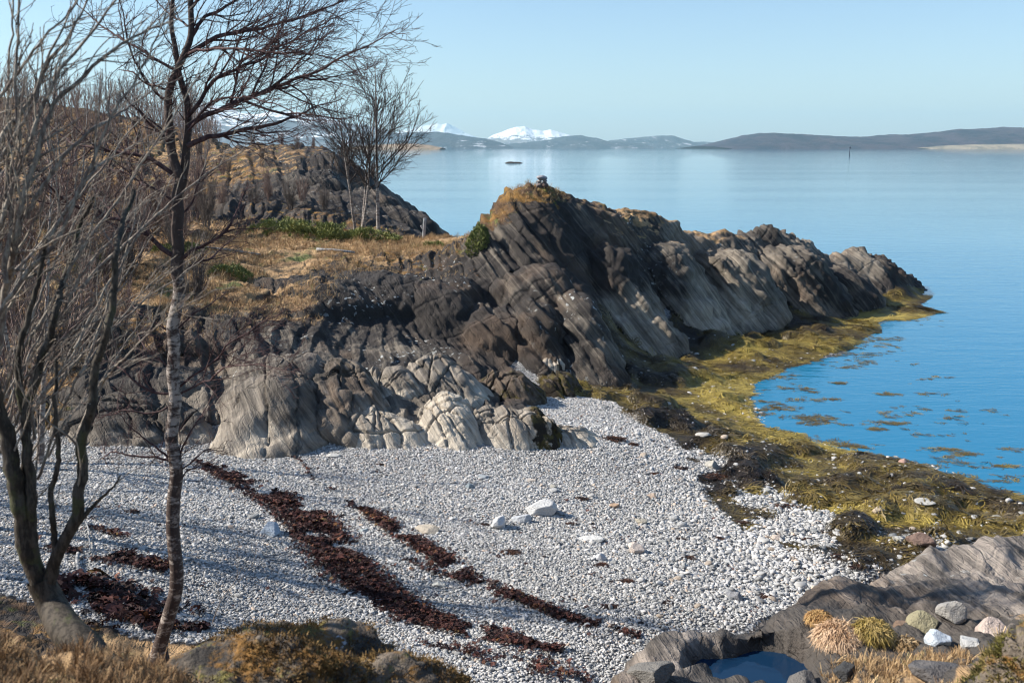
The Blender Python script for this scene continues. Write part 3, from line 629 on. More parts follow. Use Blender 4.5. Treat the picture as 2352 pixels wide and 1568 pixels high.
# boulders lying on the beach, each its own
BOUL = [ # u, v (foot), half width m, height ratio, colour, seed, label
 (618,1230,.27,.55,(.40,.46,.52),1,'flat blue grey boulder left of the widest seaweed strip'),
 (1240,1188,.42,.62,(.50,.50,.49),2,'largest pale grey boulder in the middle of the beach'),
 (1145,1215,.25,.75,(.62,.62,.62),3,'white pointed boulder left of the largest beach boulder'),
 (1200,1203,.28,.42,(.46,.48,.50),4,'low grey boulder between the white one and the largest one'),
 (1285,1186,.17,.5,(.33,.34,.36),5,'small dark grey rock against the right side of the largest beach boulder'),
 (983,1225,.30,.34,(.46,.40,.32),6,'tan flat stone touching the narrower seaweed strip'),
 (763,1050,.20,.35,(.62,.60,.56),7,'white flat stone just below the low layered outcrop'),
 (840,1031,.14,.3,(.6,.58,.53),8,'small whitish stone at the foot of the low layered outcrop'),
 (553,1020,.17,.6,(.42,.36,.29),9,'tan boulder below the large smooth rock face'),
 (588,1030,.16,.4,(.40,.44,.48),10,'grey flat stone beside the tan boulder under the smooth face'),
 (1358,1248,.30,.22,(.62,.61,.58),11,'wide flat cream stone right of the boulder trio'),
 (1465,1272,.24,.6,(.62,.53,.46),12,'pinkish cream wedge shaped stone on the open shingle'),
 (1380,1290,.13,.8,(.62,.62,.63),13,'small white upright stone with a dark weed tuft at its foot'),
 (1472,1205,.16,.6,(.44,.40,.32),14,'olive tan pointed stone above the pinkish wedge'),
 (1412,1168,.15,.55,(.52,.36,.24),15,'orange tan pointed stone in the middle of the shingle'),
 (1500,1146,.16,.6,(.46,.36,.28),16,'brownish tan stone upslope of the orange one'),
 (1785,1243,.18,.55,(.60,.50,.42),17,'rounded pink stone on the lower shingle'),
 (2118,1260,.36,.62,(.22,.15,.12),18,'large red brown boulder at the edge of the green wrack'),
 (2072,1248,.24,.5,(.48,.47,.43),19,'grey speckled stone left of the red brown boulder'),
 (2022,1184,.18,.7,(.52,.42,.30),20,'orange cream rock nested in the green wrack'),
 (2077,1068,.19,.7,(.46,.30,.24),21,'pink boulder standing at the water edge'),
 (1635,1078,.30,.55,(.40,.38,.33),22,'lumpy grey boulder beside the green wrack'),
 (1110,1101,.18,.3,(.33,.36,.38),23,'thin flat slate grey stone high on the open beach'),
 (1078,1122,.13,.6,(.28,.33,.36),24,'small blue grey round stone below the slate grey one'),
 (1270,1123,.11,.7,(.46,.44,.38),25,'small tan round stone right of the slate grey one'),
 (1690,1380,.20,.55,(.25,.25,.26),26,'dark grey round stone near the foreground slab'),
 (1215,1107,.19,.14,(.50,.44,.38),27,'thin pale flake lying on the upper shingle'),
 (1525,1250,.12,.4,(.42,.42,.40),28,'small grey stone between the pink wedge and the pink round stone'),
 (2290,1196,.2,.4,(.40,.38,.33),29,'pale stone half buried in wrack near the frame edge'),
 (2130,1170,.28,.3,(.42,.41,.38),30,'flat grey stones ledge inside the green wrack'),
 (1760,1135,.22,.4,(.46,.45,.41),31,'flat pale stone at the upper border of the wrack'),
 (1620,1010,.3,.35,(.44,.42,.38),32,'broad grey stone at the upper end of the stony shore'),
 (835,1222,.12,.4,(.42,.47,.48),33,'small blue grey stone in the narrow seaweed strip'),
 (1010,1352,.15,.35,(.45,.45,.42),34,'light stone embedded between the two seaweed strips'),
 (745,1318,.07,.5,(.5,.5,.5),35,'tiny light stone by the broad seaweed strip'),
 (2190,1378,0,0,0,0,'')]
for k, (u, v, w, hr, col_, sd_, lb) in enumerate(BOUL):
    if not w: continue
    V, F_ = stone_shape(4, 300 + sd_, 15 if hr > .3 else 9, .66, rough=.10, round_=0)
    w *= .68; c = sit(u, v); r_ = np.random.default_rng(sd_)
    o = link('beach_boulder', make_mesh('beach_boulder', V, F_, [M_STONE]), None, (c[0], c[1] + w * .5, c[2] + w * hr * .42), (r_.uniform(-.12, .12), r_.uniform(-.12, .12), r_.uniform(-.5, .5)), (w, w * r_.uniform(.7, .95), w * hr))
    o.color = (*col_, 1); set_props(o, lb, 'boulder')
# stones on the near slab
for k, (u, v, Yd, w, hr, col_, lb) in enumerate([
 (2130,1458,0,.19,.85,(.30,.27,.17),'rough lichen crusted stone at the left of the pile on the near slab'),
 (2200,1432,0,.20,.75,(.36,.34,.31),'largest grey round stone at the back of the pile on the near slab'),
 (2160,1478,0,.175,.8,(.56,.62,.68),'blue white quartz stone at the front of the pile on the near slab'),
 (2236,1484,0,.15,.65,(.50,.50,.49),'pale grey stone right of the quartz stone on the near slab'),
 (2290,1462,0,.20,.6,(.52,.42,.36),'pinkish stone at the right of the pile on the near slab'),
 (2078,1432,0,.11,.5,(.25,.17,.12),'small brown stone left of the pile on the near slab'),
 (2170,1560,0,.28,.5,(.13,.12,.115),'dark grey boulder half sunk in grass below the stone pile'),
 (1850,1600,0,.24,.5,(.14,.13,.12),'dark rock at the front lip of the tide pool'),
 (1500,1575,0,.26,.5,(.17,.16,.145),'grey rock with rusty crust at the left end of the tide pool'),
 (1945,1558,0,.12,.8,(.06,.06,.06),'small black rock at the right of the tide pool')]):
    V, F_ = stone_shape(4, 500 + k, 16, .66, rough=.10, round_=0); w *= .8; c = sit(u, v); c[1] += w * .5; g = float(surf(c[0], c[1])); r_ = np.random.default_rng(k)
    o = link('slab_boulder', make_mesh('slab_boulder', V, F_, [M_STONE]), None, (c[0], c[1], g + w * hr * .36), (r_.uniform(-.3, .3), r_.uniform(-.3, .3), r_.uniform(0, 6)), (w, w * .85, w * hr))
    o.color = (*col_, 1); set_props(o, lb, 'stone')
# cairn on the headland's top
cc = sit(1245, 432); cn = empty('cairn', cc); set_props(cn, 'small cairn of balanced stones on the crest of the dark hump', 'cairn')
cz = -.05
for k, (dx, w, d_, h, col_) in enumerate([(-.09,.11,.12,.10,(.16,.13,.12)),(.09,.12,.13,.11,(.14,.10,.085)),(-.10,.08,.09,.05,(.34,.32,.31)),(.10,.07,.08,.045,(.30,.29,.28)),(-.01,.205,.17,.085,(.33,.32,.33))]):
    V, F_ = stone_shape(3, 700 + k, 8, .84, rough=.08)
    z = {0: .06, 1: .07, 2: .19, 3: .20, 4: .30}[k]
    o = link('stone', make_mesh('stone', V, F_, [M_STONE]), cn, (dx, 0, z), (.03, .05 * (k == 4), .2 * k), (w, d_, h)); o.color = (*col_, 1)
    if k == 4: o['label'] = 'wide flat grey capstone'

# ------------------------------------------------------------------ loose stones that can be told apart one by one
def wedge(n, amax=32, r0=7, r1=34, amin=-34):
    a = np.radians(rng.uniform(amin, amax, n)); r = np.sqrt(rng.uniform(r0 ** 2, r1 ** 2, n)); return np.sin(a) * r, np.cos(a) * r
def in_beach(x, y): return in_poly(x, y, BEACH) & (rockf(x, y) < .35) & (surf(x, y) > -.05)
protos = []
for k in range(6):
    V, F_ = stone_shape(2, 900 + k, 6, .8, rough=.10); protos.append(make_mesh('shore_stone', V, F_, [M_STONE]))
SH = []
x, y = wedge(60000, 30, 9, 33, -30); m_ = in_beach(x, y); x, y = x[m_], y[m_]
pr = smooth(x / np.maximum(y, 1), .02, .3); m_ = rng.random(len(x)) < (.02 + pr); x, y = x[m_][:300], y[m_][:300]
names_ = {0: 'pale grey flattened stone lying loose on the shingle', 1: 'off white rounded stone lying loose on the shingle', 2: 'warm tan stone lying loose on the shingle', 3: 'darker slate grey stone lying loose on the shingle'}
cols_ = {0: (.44, .44, .43), 1: (.54, .53, .51), 2: (.48, .40, .32), 3: (.26, .27, .27)}
for k in range(len(x)):
    q = int(rng.choice(4, p=[.42, .28, .18, .12])); w = float(rng.uniform(.038, .068) * (1 + .7 * rng.random() ** 4))
    o = bpy.data.objects.new('shore_stone', protos[k % 6]); scene.collection.objects.link(o)
    o.location = (x[k], y[k], float(surf(x[k], y[k])) + w * .22); o.rotation_euler = tuple(rng.uniform(-.35, .35, 2)) + (rng.uniform(0, 6.28),)
    o.scale = (w, w * rng.uniform(.6, .95), w * rng.uniform(.35, .65)); f = rng.uniform(.8, 1.2); o.color = tuple(c_ * f for c_ in cols_[q]) + (1,)
    set_props(o, names_[q], 'stone', 'loose stones on the shingle, ' + ['grey', 'white', 'tan', 'slate'][q])

# ------------------------------------------------------------------ scattering of what nobody could count
def scatter(name, label, P, rot, scl, tint, mat, shape, seed=0, spine=None):
    """points with rotation, scale and tint; shape: 'pebble' or 'strand' or 'tuft'"""
    n = len(P)
    me = bpy.data.meshes.new(name); me.vertices.add(n); me.vertices.foreach_set("co", np.asarray(P, np.float32).ravel())
    for an, av in (('rot', rot), ('scl', scl)):
        at = me.attributes.new(an, 'FLOAT_VECTOR', 'POINT'); at.data.foreach_set("vector", np.asarray(av, np.float32).ravel())
    at = me.attributes.new('tint', 'FLOAT', 'POINT'); at.data.foreach_set("value", np.asarray(tint, np.float32))
    o = link(name, me); set_props(o, label, None, None, 'stuff')
    g = bpy.data.node_groups.new(name, 'GeometryNodeTree')
    g.interface.new_socket('Geometry', in_out='INPUT', socket_type='NodeSocketGeometry'); g.interface.new_socket('Geometry', in_out='OUTPUT', socket_type='NodeSocketGeometry')
    N_ = lambda k: g.nodes.new(k)
    gi, go = N_('NodeGroupInput'), N_('NodeGroupOutput')
    inst = N_('GeometryNodeInstanceOnPoints'); L_ = g.links.new
    L_(gi.outputs[0], inst.inputs['Points'])
    for nm, sock in (('rot', 'Rotation'), ('scl', 'Scale')):
        a = N_('GeometryNodeInputNamedAttribute'); a.data_type = 'FLOAT_VECTOR'; a.inputs['Name'].default_value = nm; L_(a.outputs[0], inst.inputs[sock])
    if shape == 'pebble':
        ic = N_('GeometryNodeMeshIcoSphere'); ic.inputs['Radius'].default_value = 1; ic.inputs['Subdivisions'].default_value = 2
        sp = N_('GeometryNodeSetPosition'); nz = N_('ShaderNodeTexNoise'); nz.inputs['Scale'].default_value = 1.1; nz.inputs['Detail'].default_value = 1
        sb = N_('ShaderNodeVectorMath'); sb.operation = 'SUBTRACT'; sb.inputs[1].default_value = (.5, .5, .5); L_(nz.outputs['Color'], sb.inputs[0])
        sc = N_('ShaderNodeVectorMath'); sc.operation = 'SCALE'; sc.inputs['Scale'].default_value = .9; L_(sb.outputs[0], sc.inputs[0])
        L_(ic.outputs[0], sp.inputs['Geometry']); L_(sc.outputs[0], sp.inputs['Offset'])
        ss = N_('GeometryNodeSetShadeSmooth'); L_(sp.outputs[0], ss.inputs[0]); last = ss.outputs[0]
    else:
        jn = N_('GeometryNodeJoinGeometry'); r_ = random.Random(seed)
        if shape == 'strand': blades = [((0, 0, 0), (.5, .32, .12), (1, -.15, .0)), ((.1, -.1, 0), (.4, -.4, .10), (.85, -.22, .02)), ((-.3, .1, 0), (.3, .25, .1), (.4, .6, .0)), ((-.3, -.2, 0), (0, .1, .12), (.6, .1, .0))]; wd = .035
        elif shape == 'crumple': blades = [((-.5, 0, 0), (0, .5, .5), (.5, 0, .1)), ((0, -.5, 0), (-.4, 0, .6), (.1, .5, .05)), ((-.3, .4, .1), (.4, .1, .3), (.2, -.5, .3)), ((.4, .4, 0), (.1, -.3, .55), (-.5, -.3, .1))]; wd = .10
        else:
            blades = []
            for k in range(7):
                a = k * .9 + r_.random(); q = .15 + .45 * r_.random()
                blades.append(((.06 * math.cos(a), .06 * math.sin(a), 0), (q * .3 * math.cos(a), q * .3 * math.sin(a), .6), (q * math.cos(a), q * math.sin(a), .8 + .3 * r_.random())))
            wd = .016
        for s_, mI, e_ in blades:
            c = N_('GeometryNodeCurveQuadraticBezier'); c.inputs['Resolution'].default_value = 5
            c.inputs['Start'].default_value = s_; c.inputs['Middle'].default_value = mI; c.inputs['End'].default_value = e_
            pr_ = N_('GeometryNodeCurvePrimitiveLine'); pr_.inputs['Start'].default_value = (-wd, 0, 0); pr_.inputs['End'].default_value = (wd, wd * .3, 0)
            cm = N_('GeometryNodeCurveToMesh'); L_(c.outputs[0], cm.inputs[0]); L_(pr_.outputs[0], cm.inputs[1]); L_(cm.outputs[0], jn.inputs[0])
        last = jn.outputs[0]
    sm = N_('GeometryNodeSetMaterial'); sm.inputs['Material'].default_value = mat; L_(last, sm.inputs[0]); L_(sm.outputs[0], inst.inputs['Instance'])
    L_(inst.outputs[0], go.inputs[0])
    md = o.modifiers.new('scatter', 'NODES'); md.node_group = g
    me.materials.append(mat)
    return o

def tint_mat(name, stops, rough=.8, spec=.3, var=.35):
    m = NT(name, rough, spec); t = m.attr('tint', 'INSTANCER'); oi = m.n('ObjectInfo')
    cr = m.n('ValToRGB'); m.l(t, cr.inputs[0]); e = cr.color_ramp.elements
    while len(e) < len(stops): e.new(.5)
    for k, (p_, c_) in enumerate(stops): e[k].position = p_; e[k].color = (*c_, 1)
    f = m.math('ADD', 1 - var, m.math('MULTIPLY', oi.outputs['Random'], 2 * var))
    m.col(m.scale(cr.outputs[0], f)); return m.m

M_PEB = tint_mat('pebbles', [(0, (.13, .13, .13)), (.35, (.33, .325, .31)), (.7, (.47, .46, .445)), (.88, (.62, .60, .57)), (1, (.48, .38, .30))], .75, .35, .18)
n0 = 1150000
x, y = wedge(n0, 33, 7, 31, -36)
wy_ = smooth(x / np.maximum(y, 1), .0, .32) * smooth(y, 8, 14)                 # coarser towards the lower, right-hand shore
m_ = in_beach(x, y); x, y, wy_ = x[m_], y[m_], wy_[m_]
szm = .013 + .0115 * wy_ ** 1.4
m_ = rng.random(len(x)) < np.minimum(1, (.013 / szm) ** 1.6 * np.clip(1.15 - (y - 10) * .012, .75, 1.15)); x, y, szm = x[m_], y[m_], szm[m_]
wf_ = weedf(x, y); m_ = rng.random(len(x)) > wf_ * .90; x, y, szm = x[m_], y[m_], szm[m_]
s = szm * np.exp(rng.normal(0, .33, len(x)))
PEB_N = len(x)
scl = np.c_[s * rng.uniform(.9, 1.3, len(x)), s * rng.uniform(.65, 1.0, len(x)), s * rng.uniform(.38, .7, len(x))]
rot = np.c_[rng.normal(0, .3, len(x)), rng.normal(0, .3, len(x)), rng.uniform(0, 6.28, len(x))]
zz = surf(x, y)
tn = np.clip(.25 + .5 * rng.random(len(x)) + .35 * (fbm(x * .5, y * .5, 0 * x, 3, 7) - .5), 0, .93); tn[rng.random(len(x)) < .16] *= .25; tn[rng.random(len(x)) < .035] = 1.0; tn[rng.random(len(x)) < .05] = .9
scatter('beach_pebbles', 'pale grey rounded pebbles covering the beach', np.c_[x, y, zz + s * rng.uniform(-.1, .6, len(x))], rot, scl, tn, M_PEB, 'pebble')
print('pebbles', PEB_N)

# ------------------------------------------------------------------ seaweed
M_WEED = tint_mat('knotted_wrack', [(0, (.018, .012, .008)), (.35, (.065, .045, .016)), (.6, (.14, .10, .022)), (.85, (.23, .17, .035)), (1, (.32, .245, .055))], .5, .5, .35)
def weed_points(n, cond, size, lift=.03):
    x, y = wedge(n, 34, 12, 48, -2); wv = weedf(x, y); m_ = (wv > .35) & (rng.random(n) < wv) & cond(x, y); x, y = x[m_], y[m_]
    e = .08; sx_ = (surf(x + e, y) - surf(x - e, y)) / (2 * e); sy_ = (surf(x, y + e) - surf(x, y - e)) / (2 * e)
    yaw = rng.uniform(0, 6.28, len(x)); 
    # strands lie on the slope, most of them running downhill
    dh = np.arctan2(-sy_, -sx_); yaw = np.where(rng.random(len(x)) < .55, dh + rng.normal(0, .6, len(x)), yaw)
    pit = -np.arctan(sx_ * np.cos(yaw) + sy_ * np.sin(yaw)); rol = np.arctan(-sx_ * np.sin(yaw) + sy_ * np.cos(yaw))
    s_ = size * np.exp(rng.normal(0, .3, len(x)))
    t_ = .50 + 1.5 * (fbm(x * .55, y * .55, 0 * x, 3, 17) - .5) + .9 * (fbm(x * 1.9, y * 1.9, 0 * x, 2, 19) - .5) + rng.normal(0, .12, len(x)) + .25 * (1 - smooth(surf(x, y), 0, .3)) - .22 * smooth(surf(x, y), .25, .6)
    zz = np.maximum(surf(x, y), .0)
    return np.c_[x, y, zz + lift * rng.random(len(x))], np.c_[rol + rng.normal(0, .1, len(x)), pit + rng.normal(0, .12, len(x)), yaw], np.c_[s_, s_, s_ * rng.uniform(.4, 1, len(x))], np.clip(t_, 0, 1)
A_ = weed_points(520000, lambda x, y: surf(x, y) > -.25, .15)
print('weed', len(A_[0]))
scatter('bladder_wrack', 'olive and yellow seaweed draped over the shore rocks', *A_, M_WEED, 'strand')
# floating patches
FL = [(1830,965,70),(1880,958,40),(1990,947,38),(1780,938,40),(1700,905,50),(1740,925,40),(1900,915,22),(1850,900,24),(1810,885,30),(2125,1000,20),(1905,1022,45),(1960,1026,25),(2165,1030,38),(2210,1042,25),(2285,1112,42),(1900,800,28),(1870,828,24),(2060,972,22),(2010,985,18),(2300,1070,22),(1760,1000,26),(2110,1045,26),(1940,1045,40),(2040,905,18),(1790,862,30),(1660,893,60),(2050,735,40),(2100,728,26),(2310,1135,30),(2250,1060,14),(1985,1010,12),(2190,985,12),(2090,985,10),(1930,880,12)]
px_, py_ = [], []
for u, v, hw in FL:
    c = GZ(u, v, 0); r_ = hw / FPX * c[1] * 1.05; n = int(50 + 200 * r_)
    a = rng.uniform(0, 6.28, n); q = rng.random(n) ** .7
    px_.append(c[0] + 1.5 * r_ * q * np.cos(a) + .5 * r_ * (fbm(q * 3 + u, a, a * 0, 2, 3) - .5)); py_.append(c[1] + r_ * .6 * q * np.sin(a))
xa, ya = rng.uniform(3, 17, 90000), rng.uniform(12, 42, 90000)       # loose weed drifting off the wrack
g_ = surf(xa, ya); m_ = (g_ < .02) & (g_ > -.75) & (np.abs(xa / ya) < .62) & (fbm(xa * .8, ya * 1.5, xa * 0, 4, 78) > .50 + .16 * smooth(-g_, .0, .7)); xa, ya = xa[m_], ya[m_]
x, y = np.r_[np.concatenate(px_), xa], np.r_[np.concatenate(py_), ya]
m_ = fbm(x * 1.6, y * 3.0, x * 0, 4, 77) > .49; x, y = x[m_], y[m_]; n = len(x)
scatter('floating_seaweed', 'loose mats of yellow brown seaweed floating at the surface', np.c_[x, y, rng.uniform(-.025, .012, n)], np.c_[rng.normal(0, .06, n), rng.normal(0, .06, n), rng.uniform(0, 6.28, n)],
        np.c_[np.full(n, .17), np.full(n, .17), np.full(n, .05)] * rng.uniform(.6, 1.3, (n, 1)), np.clip(rng.normal(.55, .16, n), 0, 1), M_WEED, 'strand')

# dead seaweed thrown up in lines
M_WRACK = tint_mat('dry_red_wrack', [(0, (.012, .007, .007)), (.45, (.048, .018, .015)), (.75, (.10, .032, .022)), (.93, (.14, .06, .02)), (1, (.34, .22, .08))], .75, .3, .45)
def strip(name, label, line, dens=2800, size=.036, high=.06):
    pts = [(*sit(u, v)[:2], w * .85) for u, v, w in line]; xs_, ys_ = [], []
    for (x0, y0, w0), (x1, y1, w1) in zip(pts[:-1], pts[1:]):
        L = math.hypot(x1 - x0, y1 - y0); n = int(dens * L * (w0 + w1)); t = rng.random(n); w = w0 + (w1 - w0) * t
        nx, ny = -(y1 - y0) / L, (x1 - x0) / L; o_ = rng.normal(0, .48, n) * w
        xs_.append(x0 + (x1 - x0) * t + nx * o_); ys_.append(y0 + (y1 - y0) * t + ny * o_)
    x, y = np.concatenate(xs_), np.concatenate(ys_)
    f = fbm(x * 2.6, y * 2.6, 0 * x, 3, 55); m_ = f > .40 + rng.normal(0, .03, len(x)); x, y, f = x[m_], y[m_], f[m_]; n = len(x)
    s_ = size * np.exp(rng.normal(0, .35, n))
    z = surf(x, y) + .02 + high * smooth(f, .4, .65) * rng.random(n)
    return scatter(name, label, np.c_[x, y, z], np.c_[rng.normal(0, .5, n), rng.normal(0, .5, n), rng.uniform(0, 6.28, n)], np.c_[s_, s_, s_ * .6], np.clip(.5 + .9 * (f - .5) + rng.normal(0, .2, n) - .1, 0, .97), M_WRACK, 'crumple')
strip('wrack_line', 'widest dark red brown seaweed strip running down the beach', [(450,1058,.06),(520,1092,.28),(600,1130,.36),(690,1180,.46),(740,1240,.48),(800,1310,.46),(870,1370,.38),(960,1418,.32),(1080,1452,.28),(1200,1480,.2),(1290,1500,.1)])
strip('wrack_line', 'narrow dark seaweed strip right of the widest one', [(780,1138,.05),(830,1168,.14),(900,1215,.22),(980,1262,.22),(1040,1310,.22),(1120,1350,.18),(1220,1390,.14),(1300,1420,.13),(1400,1450,.1),(1470,1464,.06)])
strip('wrack_line', 'broken seaweed scraps between the two long strips', [(930,1285,.1),(985,1312,.14),(1060,1335,.12)], 600)
strip('wrack_line', 'ragged seaweed patch nearest the bottom of the beach', [(970,1478,.08),(1060,1500,.18),(1180,1525,.28),(1300,1550,.25),(1360,1565,.1)], 700)
strip('wrack_line', 'thin seaweed scraps above the widest strip', [(630,1036,.06),(660,1048,.1),(690,1060,.04),(720,1105,.04),(770,1130,.04)], 700)
strip('wrack_line', 'dark seaweed strip behind the leaning tree stems', [(60,1240,.15),(130,1258,.2),(220,1275,.24),(300,1290,.24),(390,1312,.2)])
strip('wrack_line', 'brown litter of weed and twigs round the foot of the birch', [(140,1340,.4),(230,1370,.5),(320,1400,.55),(420,1440,.35),(470,1450,.1)], 500, .09)
strip('wrack_line', 'straw and weed pile at the upper left of the beach', [(200,1215,.1),(250,1225,.15),(290,1240,.1)], 900)
# crumbs of weed strewn over the shingle
x, y = wedge(26000, 32, 8.5, 30, -30); m_ = in_beach(x, y) & (fbm(x * .8, y * 1.4, 0 * x, 4, 87) > .60 - .10 * smooth(x, 0, 6)); x, y = x[m_], y[m_]; m_ = rng.random(len(x)) < .35; x, y = x[m_], y[m_]; n = len(x)
s_ = .035 * np.exp(rng.normal(0, .4, n))
scatter('weed_crumbs', 'small dark scraps of seaweed strewn over the shingle', np.c_[x, y, surf(x, y) + .015], np.c_[rng.normal(0, .3, n), rng.normal(0, .3, n), rng.uniform(0, 6.28, n)], np.c_[s_, s_, s_ * .5], np.clip(rng.normal(.4, .2, n), 0, .9), M_WRACK, 'crumple')
# single tufts
def clump_mesh(seed, n=260):
    r = np.random.default_rng(seed); q = r.random(n) ** .6; a = r.uniform(0, 6.28, n); cx, cy = q * np.cos(a), q * np.sin(a) * .7; cz = .28 * (1 - q ** 2) * r.random(n)
    yaw = r.uniform(0, 6.28, n); L = r.uniform(.1, .3, n); w = .03
    d = np.c_[np.cos(yaw), np.sin(yaw), r.normal(0, .35, n)]; s_ = np.c_[-np.sin(yaw), np.cos(yaw), r.normal(0, .5, n)] * w; c = np.c_[cx, cy, cz]
    V = np.stack([c - d * L[:, None] - s_, c - d * L[:, None] + s_, c + [0, 0, .08] + s_, c + [0, 0, .08] - s_, c + d * L[:, None] + s_ * .4, c + d * L[:, None] - s_ * .4], 1).reshape(-1, 3)
    b = np.arange(n)[:, None] * 6; F_ = np.concatenate([b + [0, 1, 2, 3], b + [3, 2, 4, 5]])
    return make_mesh('seaweed_clump', V, F_, [M_CLUMP], None, False)
def clump_mat():
    m = NT('clump_wrack', .7, .3); oi = m.n('ObjectInfo'); p = m.pos(); m.col(m.mix(m.ramp(m.noise(p, 9, 3), .4, .65), (.016, .009, .008), (.08, .034, .018))); return m.m
M_CLUMP = clump_mat(); CM = [clump_mesh(k) for k in range(3)]
for k, (u, v, w, lb) in enumerate([(302,1178,.16,'reddish seaweed tuft lying behind the birch trunk on the shingle'),(1405,1012,.38,'dark seaweed mat beside the flat grey slab'),(1450,1022,.2,'small seaweed mat right of the dark mat by the slab'),(1640,1098,.36,'dark seaweed heap among the coarse stones'),(1560,1076,.22,'seaweed tuft upslope of the heap among the coarse stones'),
 (1708,1208,.28,'oval black seaweed tuft alone on the right shingle'),(1645,1240,.18,'black tuft left below the oval one'),(1560,1242,.15,'black tuft near the pink wedge stone'),(1378,1300,.16,'dark tuft at the foot of the small white upright stone'),(1172,1270,.2,'flat seaweed tuft below the boulder trio'),(1335,1148,.18,'seaweed scrap above the flat cream stone'),
 (1435,1338,.16,'dark tuft on the lower middle shingle'),(1580,1284,.16,'tuft below the dark rounded scatter on the lower shingle'),(1935,1285,.22,'dark tuft near the red brown boulder'),(1970,1305,.2,'black tuft behind the foreground slab crest'),(1755,1375,.2,'dark tuft beside the dark grey round stone'),(1400,1395,.15,'tuft with a tan scrap just above the end of the narrow strip'),(1310,1205,.14,'thin scrap right of the largest boulder'),
 (1110,1208,.13,'scrap at the left foot of the white pointed boulder'),(1850,1242,.16,'red tuft right of the rounded pink stone'),(872,1068,.1,'tiny red scrap high on the open beach'),(1530,1385,.12,'tiny tuft on the lower shingle near the slab'),(1500,1090,.14,'scrap among the stones in the upper right of the shingle'),(1800,1165,.3,'brown weed mat at the edge of the green wrack')]):
    c = sit(u, v); o = bpy.data.objects.new('seaweed_clump', CM[k % 3]); scene.collection.objects.link(o)
    w *= .75; o.location = (c[0], c[1], c[2] + .01); o.scale = (w, w * .9, w * .6); o.rotation_euler = (0, 0, (k * 1.3) % .8 - .4); set_props(o, lb, 'seaweed')
# ------------------------------------------------------------------ bare trees and bushes
def unit(v): return v / (np.linalg.norm(v, axis=-1, keepdims=True) + 1e-9)

def tubes(P, Rr, S):
    """P (n,K,3), Rr (n,K) -> verts, quads with S sides"""
    n, K, _ = P.shape
    T = unit(np.gradient(P, axis=1)); ref = np.zeros((n, 1, 3)); m0 = T.mean(1)
    ref[:, 0, :] = np.where((np.abs(m0[:, 2]) > .8)[:, None], [1, .2, 0], [0, .1, 1])
    A = unit(np.cross(T, ref)); B = np.cross(T, A)
    th = np.arange(S) * 2 * math.pi / S
    V = P[:, :, None, :] + Rr[:, :, None, None] * (np.cos(th)[None, None, :, None] * A[:, :, None, :] + np.sin(th)[None, None, :, None] * B[:, :, None, :])
    I_ = np.arange(n * K * S).reshape(n, K, S); J = np.roll(I_, -1, 2)
    F_ = np.stack([I_[:, :-1], J[:, :-1], J[:, 1:], I_[:, 1:]], -1).reshape(-1, 4)
    return V.reshape(-1, 3), F_

class Tubes:
    def __init__(s): s.v, s.f, s.n = [], [], 0
    def add(s, P, Rr, S):
        if len(P) == 0: return
        v, f = tubes(P, Rr, S); s.v.append(v); s.f.append(f + s.n); s.n += len(v)
    def mesh(s, name, mat, org=(0, 0, 0)):
        return make_mesh(name, np.concatenate(s.v) - np.array(org), np.concatenate(s.f), [mat])

def path(pts, K):
    pts = np.asarray(pts, float); d = np.r_[0, np.cumsum(np.linalg.norm(np.diff(pts, axis=0), axis=1))]
    t = np.linspace(0, d[-1], K)
    out = np.stack([np.interp(t, d, pts[:, k]) for k in range(3)], 1)
    for _ in range(2): out[1:-1] = (out[:-2] + 2 * out[1:-1] + out[2:]) / 4
    return out

def grow(P, Rr, per_m, r, K=7, t0=.15, ang=(28, 60), ratio=.5, trop=(0, 0, .06), wander=.16, bias=None, rr=.55, rmin=.0011, lmin=.05, lmax=9, tfall=.75):
    """side branches from every parent"""
    L = np.linalg.norm(np.diff(P, axis=1), axis=2).sum(1)
    cnt = np.maximum(1, (L * per_m * r.uniform(.7, 1.3, len(L)))).astype(int)
    idx = np.repeat(np.arange(len(P)), cnt); n = len(idx)
    t = r.uniform(t0, .98, n); kk = t * (P.shape[1] - 1); k0 = np.minimum(kk.astype(int), P.shape[1] - 2); f = (kk - k0)[:, None]
    base = P[idx, k0] * (1 - f) + P[idx, k0 + 1] * f; d = unit(P[idx, k0 + 1] - P[idx, k0]); rp = Rr[idx, k0] * (1 - f[:, 0]) + Rr[idx, k0 + 1] * f[:, 0]
    q = r.normal(size=(n, 3)); q = unit(q - (q * d).sum(1)[:, None] * d)
    a = np.radians(r.uniform(*ang, n))[:, None]; d = unit(np.cos(a) * d + np.sin(a) * q)
    if bias is not None: d = unit(d + np.array(bias))
    ln = np.clip(L[idx] * ratio * (1.1 - tfall * t) * r.uniform(.5, 1.25, n), lmin, lmax); st = (ln / (K - 1))[:, None]
    out = np.empty((n, K, 3)); out[:, 0] = base
    for k in range(1, K):
        d = unit(d + r.normal(0, wander, (n, 3)) + np.array(trop)); out[:, k] = out[:, k - 1] + d * st
    r0 = np.clip(np.minimum(rp * rr * r.uniform(.7, 1.1, n), ln * .013), rmin, 1)
    tp = np.linspace(0, 1, K)[None, :]
    return out, np.maximum(r0[:, None] * (1 - .8 * tp), rmin * .75)

